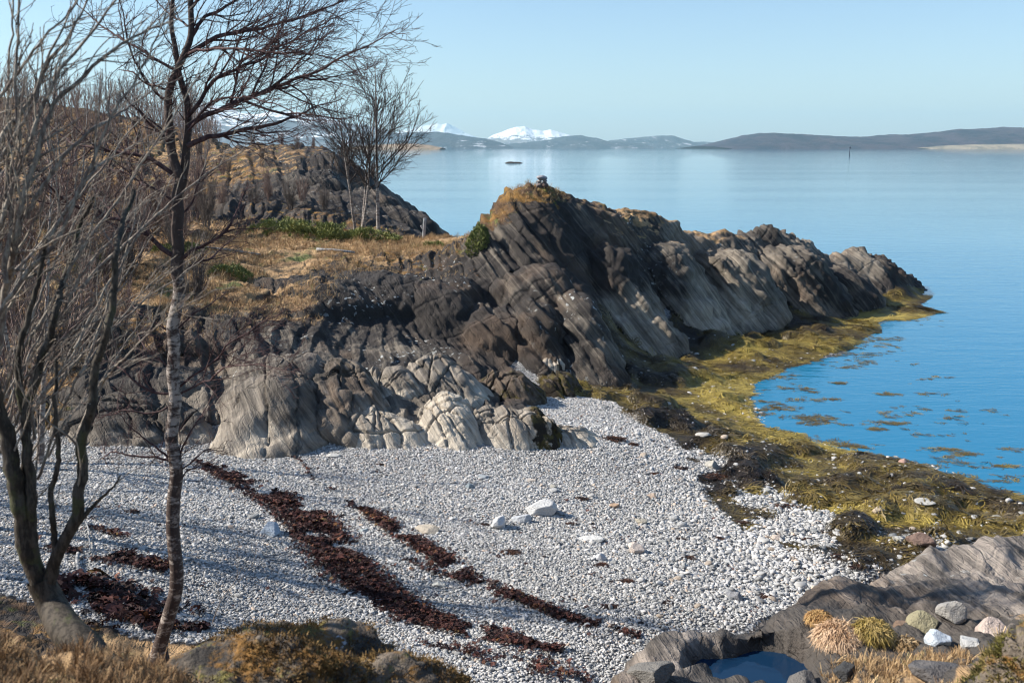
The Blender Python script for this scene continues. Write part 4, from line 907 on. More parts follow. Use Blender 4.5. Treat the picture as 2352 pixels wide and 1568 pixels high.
def bark_mat(name, a, b, band=False, moss=0.):
    m = NT(name, .8, .25); p = m.pos()
    n1 = m.noise(m.mapping(p, (7, 7, 22) if band else (30, 30, 8)), 1, 4, .7)
    c = m.mix(m.ramp(n1, .42, .58), a, b)
    if moss: c = m.mix(m.ramp(m.noise(p, 7, 4, .7), .62 - moss * .16, .7 - moss * .06), c, (.06, .062, .03))
    c = m.scale(c, m.math('ADD', .6, m.math('MULTIPLY', m.noise(p, 60, 2), .8)))
    m.col(c); m.nor(m.bump(n1, .01, .8)); return m.m
def birch_bark():
    m = NT('birch_bark', .8, .25); p = m.pos(); sx = m.n('SeparateXYZ'); m.l(p, sx.inputs[0])
    n1 = m.noise(m.mapping(p, (6, 6, 20)), 1, 5, .75, .6); n2 = m.noise(p, 9, 4, .7)
    f = m.math('ADD', n1, m.math('ADD', m.math('MULTIPLY', m.math('SUBTRACT', n2, .5), .7), m.math('ADD', m.ramp(sx.outputs[2], 5.0, 6.1, 0, .35), m.ramp(sx.outputs[2], 3.0, 4.6, .10, 0))))
    c = m.mix(m.ramp(f, .43, .60), (.36, .31, .27), (.06, .042, .036)); c = m.mix(m.ramp(m.noise(p, 18, 3), .6, .7), c, (.14, .10, .08))
    m.col(c); m.nor(m.bump(f, .012, .9)); return m.m
M_BIRCH = birch_bark()
M_BTWIG = bark_mat('birch_twigs', (.050, .026, .028), (.095, .055, .05))
M_ROWAN = bark_mat('grey_bark', (.17, .16, .12), (.07, .06, .05), False, .5)
M_ROWTW = bark_mat('grey_twigs', (.30, .26, .21), (.13, .10, .085))
M_DARKB = bark_mat('dark_mossy_bark', (.028, .023, .018), (.075, .062, .048), False, .5)
M_WOODF = bark_mat('brown_twigs', (.16, .10, .082), (.24, .18, .15))
M_PALEB = bark_mat('pale_stems', (.30, .27, .24), (.13, .10, .085), True)

def px_line(pts, Y, K, r0, r1, jit=.012, rg=None):
    """polyline surveyed as (u, v[, dY]) at about Y metres"""
    P = np.array([GY(q[0], q[1], Y + (q[2] if len(q) > 2 else 0)) for q in pts]); P = path(P, K)
    if rg is not None:
        L = np.linalg.norm(P[-1] - P[0]); P[1:] += np.cumsum(rg.normal(0, jit * L / K ** .5, (K - 1, 3)), 0) * .6
    return P, np.linspace(r0, r1, K)

rg = np.random.default_rng(5)
# --- the birch in front
YB = 8.5
tb = Tubes(); K0 = 40
stem, sr = px_line([(364,1520),(368,1480),(386,1420),(404,1360),(407,1310),(399,1250),(396,1200),(399,1140),(406,1090),(402,1050),(392,1010),(399,950),(404,910),(396,860),(401,800),(395,750),(407,700),(414,660),(404,620),(411,570),(405,530),(411,490),(405,454),(418,410)], YB, 110, .064, .048)
sr[:5] += np.array([.05, .035, .02, .01, .004])
tb.add(stem[None], sr[None], 12)
lead, lr = px_line([(416,415),(398,370),(391,328),(386,252),(386,210),(403,168),(424,126),(441,84),(437,0),(446,-80),(440,-180,.3)], YB, 40, .042, .012)
lead2, lr2 = px_line([(418,415),(426,378),(428,336),(433,294),(430,230),(410,170),(405,120),(392,60),(398,-20),(385,-110)], YB + .05, 40, .038, .010)
tb.add(lead[None], lr[None], 10); tb.add(lead2[None], lr2[None], 10)
LB = [  # limbs: points, r0, r1
 ([(432,335),(470,316),(504,311),(542,302),(575,285),(609,281),(672,265),(735,235,.3),(800,215,.4)], .024, .004),
 ([(432,290),(441,277),(504,260),(546,227),(630,193),(693,168),(777,109,-.3),(882,55,-.5),(900,38,-.6)], .022, .003),
 ([(430,270),(440,250),(462,235),(487,189),(567,160),(672,109,.3),(756,84,.4),(798,50,.5),(850,40,.5)], .018, .003),
 ([(424,126),(441,120),(483,84),(567,67),(672,34,.3),(777,0,.4),(830,-30,.4)], .020, .003),
 ([(441,84),(470,40),(520,20),(620,-30,.2),(720,-70,.3)], .016, .003),
 ([(438,20),(480,-20),(560,-60),(680,-110)], .014, .003),
 ([(429,126),(500,115,-.3),(590,130,-.6),(690,140,-.8),(780,170,-.9),(822,200,-1)], .014, .003),
 ([(433,300),(500,225,-.3),(560,215,-.5),(640,235,-.7),(730,290,-.8)], .012, .003),
 ([(500,311),(560,330,.3),(620,335,.5),(700,300,.7)], .010, .003),
 ([(395,210),(357,202),(325,195),(300,170),(270,160,.2)], .012, .003),
 ([(400,160),(370,147),(311,101),(252,76,.2),(210,50,.3),(150,-10,.4)], .015, .003),
 ([(386,230),(360,215),(330,170,-.3),(300,110,-.4),(290,40,-.4),(250,-30,-.5)], .014, .003),
 ([(437,0),(400,-30),(350,-60),(300,-90)], .012, .003), ([(430,60),(370,20,.3),(320,-20,.5)], .010, .003),
 ([(407,405),(378,386),(328,361),(269,353),(225,345),(189,340),(126,311,.3),(90,290,.4)], .022, .004),
 ([(408,590),(365,571),(328,517),(290,508),(252,504),(189,491),(139,466,-.3),(105,428,-.5),(70,380,-.7)], .024, .004),
 ([(412,600),(440,575),(483,559),(512,535),(525,512),(546,462,.3),(560,430,.4)], .018, .004),
 ([(410,640),(450,600),(480,600),(500,570,.3),(540,540,.5)], .014, .003),
 ([(398,905),(360,905),(313,881),(277,845),(252,823,.3)], .014, .003),
 ([(400,900),(430,875),(468,852),(540,798,-.3),(610,760,-.5),(666,730,-.6)], .012, .0025),
 ([(400,915),(460,880),(540,834,-.5),(610,850,-.8),(684,870,-1)], .010, .0025),
 ([(395,930),(350,950),(290,935),(230,960,.4)], .010, .003),
 ([(402,1065),(382,1043),(342,1014),(295,971),(281,946)], .012, .003), ([(400,1062),(360,1046),(310,1048),(295,1046),(266,1039),(240,1060,.2)], .012, .003),
 ([(404,1080),(418,1032),(450,978),(479,935,.2),(500,900,.3)], .011, .0025), ([(404,1085),(440,1060),(470,1030),(520,1040,.3)], .008, .0025),
 ([(404,1120),(430,1080),(450,1075),(480,1060,.2)], .007, .0025), ([(399,760),(440,720),(480,700),(520,660,.3)], .009, .0025), ([(399,770),(360,740),(320,720),(290,680,.3)], .009, .0025),
 ([(400,850),(370,830),(330,800),(310,760,.4)], .010, .003), ([(407,500),(440,470),(470,400),(500,380,.4)], .010, .003), ([(407,470),(370,440),(330,430),(280,400,.4),(230,390,.6)], .012, .003)]
lp, lrr = [], []
for pts, a, b in LB:
    P_, r_ = px_line(pts, YB, 24, a, b, .045, rg); lp.append(P_); lrr.append(r_)
lp, lrr = np.array(lp), np.array(lrr); br = Tubes(); br.add(lp, lrr, 6)
WIND = (.16, .0, .10)
a1, b1 = grow(lp, lrr, 15, rg, 9, .10, (22, 58), .46, (.035, 0, .03), .16, WIND, .6, .0024, .12)
up = lambda z: lp[:, :, 2].mean(1) > z
hi = np.concatenate([lead[None], lead2[None]]); a2, b2 = grow(hi, np.array([lr, lr2]), 9, rg, 12, .05, (35, 70), .32, (.03, 0, .05), .14, WIND, .5, .003, .3)
a3, b3 = grow(stem[None], sr[None], 4, rg, 9, .38, (50, 85), .11, (.02, 0, .04), .2, None, .3, .0026, .15)
br.add(a1, b1, 4); br.add(a2, b2, 5); br.add(a3, b3, 4)
for P_, R_ in ((a1, b1), (a2, b2), (a3, b3)):
    c1, d1 = grow(P_, R_, 16, rg, 6, .08, (20, 50), .5, (.03, 0, .03), .17, (.10, 0, .06), .7, .0020, .08); br.add(c1, d1, 3)
    c2, d2 = grow(c1, d1, 7, rg, 4, .1, (20, 50), .5, (.02, 0, .03), .17, None, .8, .0018, .06, tfall=.5); br.add(c2, d2, 3)
org = stem[0]; t = empty('birch_tree', org); set_props(t, 'slender bare birch standing alone at the near edge of the beach', 'tree')
link('trunk', tb.mesh('trunk', M_BIRCH, org), t); link('crown', br.mesh('crown', M_BTWIG, org), t)

# --- the leaning many-stemmed tree at the left
YR = 5.0
st = Tubes(); bt = Tubes()
def stems(defs, Y, S, K=34, j=.02):
    P_, R_ = [], []
    for pts, a, b in defs:
        p_, r_ = px_line(pts, Y, K, a, b, j, rg); P_.append(p_); R_.append(r_)
    return np.array(P_), np.array(R_)
dk, dr = stems([([(262,1640,-.5),(236,1560,-.42),(205,1496,-.3),(175,1470,-.25),(144,1436,-.15),(120,1390),(108,1364),(92,1330)], .105, .07)], YR, 12, 24, .0)
sA, rA = stems([
 ([(95,1345),(72,1290),(60,1250),(45,1180),(35,1120),(15,1020),(5,950),(-12,870),(-30,760),(-60,640),(-80,500)], .05, .024),
 ([(98,1340),(84,1256),(86,1180),(86,1112),(76,1060),(79,1014),(72,942),(100,880),(108,840),(137,780),(160,708),(180,640,.2),(200,560,.3),(235,470,.3)], .032, .010),
 ([(112,1345),(130,1290),(160,1230),(185,1175),(182,1126),(184,1060),(187,996),(205,950),(212,924),(214,870),(216,816),(225,790),(238,766),(250,730),(252,700),(252,636),(256,564),(275,480,.2),(290,420,.3)], .036, .010),
 ([(165,1225),(195,1175),(225,1140),(255,1118),(275,1090)], .016, .003),
 ([(60,1260),(70,1180),(60,1100),(66,1020),(60,930),(62,830),(80,740),(100,650),(130,560)], .026, .01),
 ([(130,1290),(135,1200),(120,1120),(140,1040),(130,980),(120,900),(128,820)], .018, .008)], YR, 10, 60, .035)
st.add(dk, dr, 14); st.add(sA, rA, 10)
sB, rB = stems([
 ([(-20,900,.3),(0,760,.3),(21,658,.2),(40,580),(59,504),(66,460),(76,420),(95,340),(113,269),(138,240),(168,218),(210,175),(252,134),(300,104),(357,76),(400,60,.2)], .042, .006),
 ([(-40,700),(0,560),(30,450),(60,380),(90,300),(130,200),(190,110),(260,30),(330,-60)], .03, .006),
 ([(-60,500),(-20,350),(0,305),(60,245),(90,200),(120,140),(180,60),(220,-30)], .03, .006),
 ([(15,650),(30,520),(20,430),(38,300),(36,180),(38,100),(35,0),(30,-90)], .024, .008),
 ([(-10,640),(-5,500),(10,380),(5,260),(12,140),(20,20),(15,-80)], .02, .006),
 ([(60,500),(90,430),(150,350),(210,300),(280,255,.3),(330,220,.4),(380,180,.5)], .02, .004),
 ([(70,620),(120,540),(180,470),(230,400),(300,350,.4),(350,320,.6)], .016, .004),
 ([(79,1010),(60,900),(90,800),(140,700),(190,600),(250,540,.2),(320,470,.4),(370,440,.5)], .016, .004),
 ([(86,1100),(140,960),(190,850),(250,760,.3),(300,700,.4),(340,640,.5),(400,600,.6)], .014, .003),
 ([(212,924),(240,880),(280,830,-.3),(330,790,-.4),(400,740,-.5),(440,700,-.6)], .012, .003),
 ([(110,1050),(150,960),(210,880,.3),(260,850,.3),(330,810,.4)], .010, .003),
 ([(-30,1000),(20,900),(60,800),(110,740),(160,640),(200,560),(230,500)], .02, .005),
 ([(-60,850),(0,720),(50,640),(110,570),(150,490),(190,400),(230,300),(290,200),(340,110),(380,30)], .024, .005),
 ([(-80,600),(-30,440),(30,330),(90,230),(120,120),(170,20),(220,-80)], .022, .005),
 ([(-80,420),(-40,280),(20,180),(80,100),(150,30),(200,-60)], .02, .005),
 ([(0,1040),(40,960),(50,860),(120,800),(170,760),(230,730),(290,740)], .014, .003)], YR + .1, 8, 40, .03)
rB = rB * .6; bt.add(sB, rB, 7)
ex = []
for k in range(16):
    u_, v_ = rg.uniform(-90, 210), rg.uniform(620, 1080); L_, a_2 = rg.uniform(300, 620), math.radians(rg.uniform(38, 72)); cv = rg.uniform(-.15, .15)
    ex.append(([(u_ + L_ * t * math.cos(a_2 + cv * t), v_ - L_ * t * math.sin(a_2 + cv * t), .5 * t) for t in (0, .25, .5, .75, 1)], .011, .003))
sC, rC = stems(ex, YR + .9, 5, 30, .03); bt.add(sC, rC, 5)
allP = [(sA, rA), (sB, rB), (sC, rC)]
for (P_, R_), dens in zip(allP, (7, 12, 7)):
    a1, b1 = grow(P_, R_, dens, rg, 12, .15, (18, 48), .27, (.03, 0, .03), .11, (.14, 0, .10), .5, .0026, .25); bt.add(a1, b1, 4)
    c1, d1 = grow(a1, b1, 6.5, rg, 7, .12, (18, 45), .45, (.02, 0, .03), .12, (.06, 0, .05), .6, .0018, .1); bt.add(c1, d1, 3)
    c2, d2 = grow(c1, d1, 6, rg, 4, .15, (20, 45), .4, (.02, 0, .03), .12, None, .7, .0014, .06); bt.add(c2, d2, 3)
org = np.array(dk[0, 0]); t = empty('rowan_tree', org); set_props(t, 'many stemmed leaning bare tree with mossy base in the near left corner', 'tree')
link('trunk', st.mesh('trunk', M_DARKB, org), t); link('crown', bt.mesh('crown', M_ROWTW, org), t)

# --- general bare tree, standing at the origin
def bare_tree(r, H=6.3, lean=(.02, 0), r0=.07, clear=.28, spread=.30, dens=4.6, levels=3, ang=(28, 48), nst=1, mat_t=None, mat_c=None, K=14, wig=.03, up=.10, fine=7, rm=.006):
    tt, cc_ = Tubes(), Tubes(); P_, R_ = [], []
    for k in range(nst):
        a = r.uniform(0, 6.28); off = np.array([math.cos(a), math.sin(a), 0]) * (.16 * (nst > 1)); ln = np.array([lean[0] + (nst > 1) * .16 * math.cos(a), lean[1] + (nst > 1) * .16 * math.sin(a), 1.])
        h = H * r.uniform(.85, 1) if nst > 1 else H; z = np.linspace(0, 1, 30)
        p_ = off + ln * (z * h)[:, None]; p_[:, :2] += np.cumsum(r.normal(0, wig * h / 30, (30, 2)), 0); P_.append(p_); R_.append(r0 * (1 - .9 * z) ** 1.0 + .004 + .5 * r0 * np.exp(-z * 25))
    P_, R_ = np.array(P_), np.array(R_); tt.add(P_, R_, 8)
    a1, b1 = grow(P_, R_, dens, r, K, clear, ang, spread, (0, 0, up), .08, None, .5, rm * 1.5, .4, tfall=.85); cc_.add(a1, b1, 4)
    a2, b2 = grow(a1, b1, dens, r, 7, .12, (22, 48), .42, (0, 0, up * .7), .11, None, .6, rm * 1.1, .15); cc_.add(a2, b2, 3)
    if levels > 2:
        a3, b3 = grow(a2, b2, fine, r, 5, .12, (20, 48), .5, (0, 0, up * .5), .12, None, .7, rm, .12); cc_.add(a3, b3, 3)
    return tt.mesh('trunk', mat_t or M_PALEB), cc_.mesh('crown', mat_c or M_WOODF)
def put_tree(name, meshes, loc, label, cat='tree', group=None, rz=0, s=1.0):
    t = empty(name, loc, rz); t.scale = (s, s, s); set_props(t, label, cat, group)
    link('trunk', meshes[0], t); link('crown', meshes[1], t); return t
def at(u, Y, dz=-.05):
    x = (u - 1176) / FPX * Y / .975; return np.array([x, Y, float(surf(x, Y)) + dz])
M_TW2 = bark_mat('grey_brown_twigs', (.10, .08, .068), (.17, .14, .12)); M_TW3 = bark_mat('dark_birch_twigs', (.035, .027, .024), (.07, .055, .05))
mb = bare_tree(np.random.default_rng(41), 6.5, (.005, 0), .07, .24, .60, 8, 3, (40, 66), 1, M_PALEB, M_TW3, 14, .015, .055, 7, .0065)
put_tree('birch_tree', mb, at(877, 37), 'tall straight bare birch with white trunk on the grassy saddle', 'tree')
mc = bare_tree(np.random.default_rng(44), 5.2, (-.03, 0), .06, .35, .56, 5.0, 3, (38, 64), 3, M_PALEB, M_TW3, 14, .04, .05, 6, .0065)
put_tree('birch_tree', mc, at(832, 37.5), 'three stemmed bare birch spreading left of the straight birch', 'tree')
# saplings along the slope, bushes, wood on the hill
bush = [bare_tree(np.random.default_rng(60 + k), 2.6, (0, 0), .02, .05, .40, 8, 2, (18, 45), 10, M_WOODF if k % 2 else M_TW2, M_WOODF if k % 2 else M_TW2, 9, .08, .10, 6, .0065) for k in range(4)]
wood = [bare_tree(np.random.default_rng(80 + k), 6.0, (.03, 0), .05, .15, .36, 4.0, 3 if k < 2 else 2, (25, 50), 2 + k, M_PALEB, M_WOODF, 10, .05, .08, 4, .009) for k in range(3)]
r_ = np.random.default_rng(8)
k = 0
for (u0, u1, Ya, Yb, n, s0, s1, lb, g_) in [
   (-60,500,23,40,30,.5,.95,'bare brown thicket bush on the slope behind the beach','bare thicket on the slope behind the beach'),
   (380,760,40,46,10,.35,.55,'low purplish bare bush below the back knoll','bare bushes below the back knoll'),
   (450,900,50,60,14,.22,.4,'small bare bush on the top of the back knoll','bare bushes on the back knoll'),
   (-100,300,18.5,23,9,.45,.8,'bare bush among the dark rocks left of the beach','bare bushes among the rocks at the left')]:
    for q in range(n):
        u = u0 + (u1 - u0) * (q + r_.random()) / n; Y = r_.uniform(Ya, Yb); k += 1
        put_tree('thicket_bush', bush[k % 4], at(u, Y), lb, 'bush', g_, r_.uniform(0, 6.28), r_.uniform(s0, s1))
for q in range(78):
    u = -160 + 690 * ((q * .618) % 1) ** .85; Y = r_.uniform(62, 112); p_ = at(u, Y, -.1)
    if p_[2] < 2.5 or u > 560: continue
    put_tree('hill_birch', wood[q % 3], p_, 'bare brown birch in the wood covering the left hill', 'tree', 'bare birch wood on the left hill', r_.uniform(0, 6.28), r_.uniform(.6, 1.0))
for q, (u, Y, s, lb) in enumerate([(60,15.5,.95,'tall bare tree rising behind the leaning stems at the far left'),(-60,12,1.0,'bare tree outermost at the left beside the leaning stems'),(190,30,.9,'bare birch on the slope between the leaning stems and the birch'),(330,34,.8,'bare birch halfway up the slope behind the front birch'),(150,45,.9,'bare birch high on the slope at the left'),(480,44,.62,'small bare birch at the foot of the back knoll')]):
    put_tree('slope_birch', wood[q % 3], at(u, Y), lb, 'tree', None, q * 1.3, s)
for q, (x, y, s) in enumerate([(-9.0, 11.0, 1.0), (-10.5, 13.2, 1.05), (-12.5, 15.0, .9), (-8.6, 7.6, .9), (-11.8, 10.6, 1.1)]):
    put_tree('shore_birch', wood[q % 3], (x, y, float(surf(x, y)) - .05), 'bare tree in the row beyond the left end of the beach', 'tree', 'trees in the row beyond the left end of the beach', q * 2.1, s)
# thin saplings by the birch foot
sp = Tubes(); 
P_, R_ = stems([([(488,1430),(500,1390),(515,1365),(545,1330),(560,1300)], .006, .002), ([(545,1335),(545,1280),(548,1240)], .003, .0015), ([(515,1370),(540,1345),(580,1300),(590,1250)], .003, .0015)], 9.3, 5, 12)
sp.add(P_, R_, 5); a1, b1 = grow(P_, R_, 14, rg, 5, .3, (20, 50), .4, (0, 0, .05), .1, None, .7, .001, .05); sp.add(a1, b1, 3)
o = link('birch_sapling', sp.mesh('birch_sapling', M_PALEB, P_[0, 0]), None, P_[0, 0]); set_props(o, 'thin bare sapling sprouting from the shingle right of the birch foot', 'sapling')

# --- junipers and small evergreen shrubs
M_JUN = tint_mat('juniper_needles', [(0, (.03, .04, .015)), (.5, (.075, .095, .028)), (1, (.15, .16, .05))], .7, .3, .3)
def juniper(u, Y, w, d, h, n, label, seed):
    c = at(u, Y, 0); r = np.random.default_rng(seed); m = n
    q = r.random(m) ** .45; a = r.uniform(0, 6.28, m); x = q * np.cos(a) * w; y = q * np.sin(a) * d
    top = h * np.sqrt(np.clip(1 - q ** 2, 0, 1)) * (.55 + .9 * fbm(x * 1.8 + seed, y * 1.8, x * 0, 3, seed)); z = top * (r.random(m) ** .4)
    kk = fbm(x * 2.2 + seed, y * 2.2, z * 3, 3, seed + 1) > .46; x, y, z = x[kk], y[kk], z[kk]; m = len(x); cx, cy = c[0] + x, c[1] + y; zz = surf(cx, cy) + z
    C_ = np.stack([cx, cy, zz], 1) - c; dd = unit(np.stack([x / w * .6 + r.normal(0, .4, m), y / d * .6 + r.normal(0, .4, m), .6 + r.normal(0, .3, m)], 1)); L = r.uniform(.05, .14, m)[:, None]
    s_ = unit(np.cross(dd, r.normal(size=(m, 3)))) * .022
    V = np.stack([C_ - s_, C_ + s_, C_ + dd * L], 1).reshape(-1, 3); F_ = np.arange(3 * m).reshape(-1, 3)
    return V, F_, c, dd
def leaf_mat(name, a, b, c_):
    m = NT(name, .7, .25); p = m.pos(); c = m.mix(m.ramp(m.noise(p, 1.6, 4, .7), .38, .62), a, b); c = m.mix(m.ramp(m.noise(p, 6, 3, .7), .55, .68), c, c_); m.col(c); return m.m
M_JN = leaf_mat('juniper_green', (.11, .13, .04), (.20, .215, .065), (.32, .29, .10))
for k, (u, Y, w, d, h, n, lb) in enumerate([(700,36,1.25,.8,.55,5200,'green juniper bush at the left of the row below the birches'),(760,35,1.5,.9,.6,6500,'broad green juniper bush in the middle of the row below the birches'),(850,35,1.3,.7,.42,4200,'low spreading juniper right of the broad one'),(640,35.5,.9,.6,.3,2200,'small low juniper at the left end of the row'),
   (1098,30.6,.35,.3,.75,1500,'small bright evergreen shrub in the notch left of the dark hump'),(545,28,.6,.4,.3,1200,'small juniper on the grass left of the dark slab'),(1000,34,.4,.3,.2,700,'tiny juniper on the grass near the wooden post'),(250,27,.8,.6,.4,1500,'juniper on the slope seen through the birch twigs'),(430,31,.9,.5,.35,1500,'low juniper behind the birch trunk on the slope')]):
    V, F_, c, _ = juniper(u, Y, w, d, h, n, lb, 40 + k); o = link('juniper_bush', make_mesh('juniper_bush', V, F_, [M_JN], None, False), None, c); set_props(o, lb, 'bush')

# --- wooden post, driftwood
def wood_mat():
    m = NT('weathered_wood', .85, .2); p = m.obj(); m.col(m.mix(m.ramp(m.noise(m.mapping(p, (20, 20, 2)), 1, 4), .4, .6), (.16, .17, .18), (.36, .35, .34))); m.nor(m.bump(m.noise(m.mapping(p, (40, 40, 3)), 1, 3), .01)); return m.m
M_WD = wood_mat()
c = at(978, 36.6, -.08)
def rod(pts, r0, r1, S=9, K=10, mat=None, name='rod'):
    tb_ = Tubes(); tb_.add(path(pts, K)[None], np.linspace(r0, r1, K)[None], S)
    v, f = tb_.v[0], tb_.f[0]; b = bmesh.new(); vs = [b.verts.new(q) for q in v]
    for q in f: b.faces.new([vs[i] for i in q])
    b.faces.new(vs[:S][::-1]); b.faces.new(vs[-S:]); me = bpy.data.meshes.new(name); b.to_mesh(me); b.free(); me.materials.append(mat or M_WD)
    for p_ in me.polygons: p_.use_smooth = len(p_.vertices) == 4
    return me
t = empty('wooden_post', c); set_props(t, 'weathered grey wooden post standing on the grassy saddle', 'post')
link('post_shaft', rod([(0,0,0),(.02,0,.4),(.07,0,.88)], .06, .07, 10, 8, name='post_shaft'), t); link('side_stub', rod([(.02,0,.46),(-.06,0,.52),(-.08,0,.62)], .035, .028, 7, 5, name='side_stub'), t)
for k, (pts, rr0, lb) in enumerate([([(728,577),(770,580),(815,585)], .05, 'bleached driftwood pole lying on the saddle grass'), ([(470,573),(520,578),(600,590)], .03, 'thin bleached branch lying on the grass left of the pole')]):
    W_ = np.array([sit(u, v) + [0, 0, .06] for u, v in pts]); o = link('driftwood', rod(W_ - W_[0], rr0, rr0 * .7, name='driftwood'), None, W_[0]); set_props(o, lb, 'driftwood')
for k, (pts, rr0, lb) in enumerate([([(180,1280),(176,1300),(186,1330),(160,1352)], .02, 'white bent driftwood branch behind the leaning stems'), ([(268,1378),(290,1402)], .015, 'short pale stick in the litter near the birch foot'), ([(330,1330),(400,1345),(440,1340)], .012, 'thin stick lying across the dark litter'), ([(195,1200),(205,1225),(208,1275)], .012, 'pale upright broken stick behind the leaning stems')]):
    W_ = np.array([sit(u, v) + [0, 0, .05] for u, v in pts]); o = link('driftwood', rod(W_ - W_[0], rr0, rr0 * .6, name='driftwood'), None, W_[0]); set_props(o, lb, 'driftwood')
# sea mark on the horizon
c = GZ(1951, 358, 0); m = NT('sea_mark_paint', .7); m.col((.05, .07, .10)); t = empty('sea_mark', c); set_props(t, 'slim dark sea mark pole far out before the wooded ridge', 'sea mark')
D_ = c[1]; k_ = D_ / FPX
link('mark_pole', rod([(0,0,-1),(0,0,17 * k_)], 1.1 * k_, .8 * k_, 8, 4, m.m, 'mark_pole'), t); link('mark_cage', rod([(0,0,17 * k_),(0,0,20 * k_)], 2.0 * k_, 1.2 * k_, 8, 3, m.m, 'mark_cage'), t)

# --- the mossy and lichen covered rocks right before the lens
def lichen_mat():
    m = NT('lichen_rock', .85, .2); p = m.pos()
    c = m.mix(m.ramp(m.noise(p, 4, 5, .7), .4, .6), (.05, .045, .04), (.17, .14, .11))
    c = m.mix(m.ramp(m.noise(m.mapping(p, (1, 1, 1.5), (0, 0, 0), (3, 0, 0)), 3.4, 7, .75), .5, .60), c, (.20, .105, .03))
    c = m.mix(m.ramp(m.noise(m.mapping(p, (1, 1, 1), (0, 0, 0), (9, 4, 0)), 5.2, 7, .75), .54, .62), c, (.17, .15, .05))
    c = m.mix(m.ramp(m.noise(m.mapping(p, (1, 1, 1), (0, 0, 0), (1, 8, 3)), 5.5, 6, .7), .62, .66), c, (.46, .48, .50))
    m.col(m.scale(c, m.math('ADD', .5, m.noise(p, 30, 3, .7)))); m.nor(m.bump(m.noise(p, 12, 5, .7), .04)); return m.m
M_LI = lichen_mat()
def near_rock(u, v, Y, rad_, label, mat, seed, cat='rock', name='lichen_rock', n=6, rz=0):
    """u, v = its highest point"""
    c = GY(u, v, Y); V, F_ = stone_shape(n, seed, 14, .70, rough=.14, round_=.2); V = V * np.array(rad_); V += unit(V) * ((np.abs(fbm(V[:, 0] * 7, V[:, 1] * 7, V[:, 2] * 11, 5, seed) - .5)) * .22)[:, None]
    o = link(name, make_mesh(name, V, F_, [mat]), None, (c[0], c[1], c[2] - rad_[2] * .9), (0, 0, rz)); set_props(o, label, cat); return o
NR = []
NR.append(near_rock(700, 1434, 4.9, (.66, .42, .46), 'orange lichen covered rock at the bottom middle of the near bank', M_LI, 3))
NR.append(near_rock(880, 1512, 4.4, (.42, .25, .24), 'white spotted lichen ledge right of the orange lichen rock', M_LI, 6))
NR.append(near_rock(590, 1500, 4.25, (.5, .25, .24), 'flat mossy ledge left of the orange lichen rock', M_LI, 9))
#near_rock(30, 1240, 4.7, (.22, .3, .55), 'dark mossy rock behind the leaning tree base at the left', M_LI, 12)
m = NT('deep_moss', .9, .1); p = m.pos(); m.col(m.mix(m.ramp(m.noise(p, 5, 4, .7), .4, .62), (.06, .06, .018), (.14, .14, .035))); m.nor(m.bump(m.noise(p, 40, 4, .7), .03)); M_MOSS = m.m
MR = near_rock(2440, 1425, 4.6, (.34, .5, .5), 'rock thick with green moss in the near right corner', M_LI, 15, 'rock', 'mossy_rock')

def tufts_on(o, n, L, mat_cols, seed):
    r = np.random.default_rng(seed); me = o.data; V = np.array([v.co[:] for v in me.vertices]); N_ = np.array([v.normal[:] for v in me.vertices])
    w_ = smooth(fbm(V[:, 0] * 5, V[:, 1] * 5, V[:, 2] * 5, 3, seed), .40, .55) * (N_[:, 2] > -.1); i = r.choice(len(V), n, p=w_ / w_.sum())
    b_ = V[i] + r.normal(0, .012, (n, 3)); d = unit(N_[i] + r.normal(0, .55, (n, 3)) + [0, 0, .3]); l_ = L * r.uniform(.4, 1.3, n)[:, None]; s_ = unit(np.cross(d, r.normal(size=(n, 3)))) * .004
    V2 = np.stack([b_ - s_, b_ + s_, b_ + d * l_ + [0, 0, 0]], 1).reshape(-1, 3); mm = NT('moss_tufts', .85, .15); p = mm.pos(); mm.col(mm.mix(mm.ramp(mm.noise(p, 7, 4, .7), .42, .6), mat_cols[0], mat_cols[1]))
    link('moss_cushion', make_mesh('moss_cushion', V2, np.arange(3 * n).reshape(-1, 3), [mm.m], None, False), o)
for o_, n_, sd2 in ((NR[0], 9000, 4), (NR[1], 5000, 5), (NR[2], 7000, 6)): tufts_on(o_, n_, .022, ((.10, .06, .025), (.26, .17, .07)), sd2)
tufts_on(MR, 16000, .035, ((.12, .11, .03), (.30, .22, .09)), 3)
# --- grass
M_GR = tint_mat('dry_grass', [(0, (.16, .095, .05)), (.4, (.36, .235, .12)), (.85, (.56, .41, .23)), (1, (.22, .22, .08))], .8, .2, .3)
def grass(name, label, x, y, size, dz=0, tint=.55, seed=1, lean=.25):
    n = len(x); s = size * np.exp(r_.normal(0, .3, n))
    return scatter(name, label, np.c_[x, y, surf(x, y) - .01 + dz], np.c_[r_.normal(0, lean, n), r_.normal(.1, lean, n), r_.uniform(0, 6.28, n)], np.c_[s, s, s * r_.uniform(.7, 1.2, n)], np.clip(r_.normal(tint, .2, n), 0, 1), M_GR, 'tuft', seed)
# near bank
x = r_.uniform(-4.2, .6, 26000); y = r_.uniform(2.0, 5.0, 26000); m_ = (y < 4.5 + .25 * np.sin(x * 3)) & (fbm(x * 1.5, y * 1.5, 0 * x, 3, 5) > .42) & ((x + .95) ** 2 + ((y - 4.4) * 1.3) ** 2 > .16)
grass('bank_grass', 'dry brown grass matted on the near bank', x[m_], y[m_], .06, tint=.15)
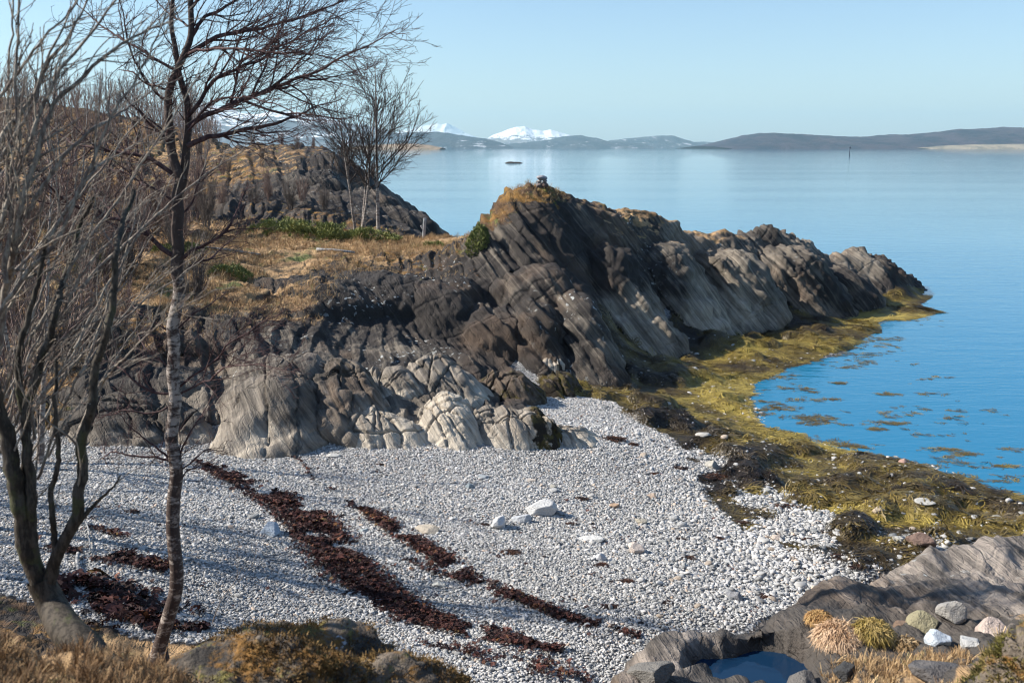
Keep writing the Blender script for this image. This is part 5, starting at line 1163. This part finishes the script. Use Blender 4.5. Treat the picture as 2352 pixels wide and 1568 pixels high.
# tussocks on the slab
def tussock(u, v, Y, rad_, n, size, label, tint):
    c = sit(u, v); r = np.random.default_rng(int(u)); q = r.random(n) ** .6; a = r.uniform(0, 6.28, n); bx, by = q * np.cos(a) * rad_, q * np.sin(a) * rad_; dome = rad_ * .9 * np.sqrt(1 - q ** 2 * .96)
    B0 = np.stack([bx * .8, by * .8, dome * .62], 1); d = unit(np.stack([bx * 1.2, by * 1.2, dome * .25], 1) / rad_ + r.normal(0, .35, (n, 3)) + np.array([.15, -.45, .1])); L = size * r.uniform(.5, 1.2, n)[:, None]
    P1_ = B0 + d * L * .5; P2_ = P1_ + unit(d * .6 + np.array([0, 0, -.9]) + r.normal(0, .25, (n, 3))) * L * .5; s_ = unit(np.cross(d, r.normal(size=(n, 3)))) * .004
    V = np.stack([B0 - s_, B0 + s_, P1_ + s_, P1_ - s_, P2_], 1).reshape(-1, 3); b_ = np.arange(n)[:, None] * 5; F_ = np.concatenate([b_ + [0, 1, 2], b_ + [0, 2, 3], b_ + [3, 2, 4]])
    mm = NT('tussock_straw', .8, .2); p = mm.pos(); mm.col(mm.mix(mm.ramp(mm.noise(p, 8, 3), .4, .6), tint[0], tint[1])); o = link('grass_tussock', make_mesh('grass_tussock', V, F_, [mm.m], None, False), None, c); set_props(o, label, 'tussock')
tussock(1928, 1478, 6.9, .17, 7000, .12, 'large pale straw tussock growing on the near slab', ((.42, .27, .16), (.58, .42, .28)))
tussock(1882, 1428, 7.3, .09, 2500, .08, 'small orange tan tussock left of the large pale one', ((.36, .2, .08), (.46, .30, .13)))
tussock(2004, 1458, 7.0, .12, 2600, .12, 'yellow green grass tuft right of the large pale tussock', ((.26, .19, .05), (.40, .30, .12)))
tussock(2075, 1490, 6.4, .10, 700, .10, 'short straw tuft below the stone pile', ((.3, .2, .1), (.4, .3, .18)))
x = r_.uniform(1.9, 4.2, 9000); y = r_.uniform(4.3, 6.9, 9000); m_ = fbm(x * 2, y * 2, 0 * x, 3, 15) + .04 * (6.0 - y) > .52
grass('slab_grass', 'dry grass growing in the cracks of the near slab', x[m_], y[m_], .06, tint=.5)
# slope and saddle
x, y = wedge(150000, 4, 17, 44, -32); w_ = covf[1](x, y) * 1.2 + covf[2](x, y) * .3 - .25; m_ = (w_ > r_.random(len(x)) * .8) & (rockf(x, y) > .8) & (nzf(x, y) > .72) & (surf(x, y) > .6); x, y = x[m_], y[m_]
m_ = fbm(x * .9, y * .9, 0 * x, 3, 25) > .42; x, y = x[m_], y[m_]
grass('hillside_grass', 'dry tan grass on the saddle and slopes', x, y, .095, tint=.5)
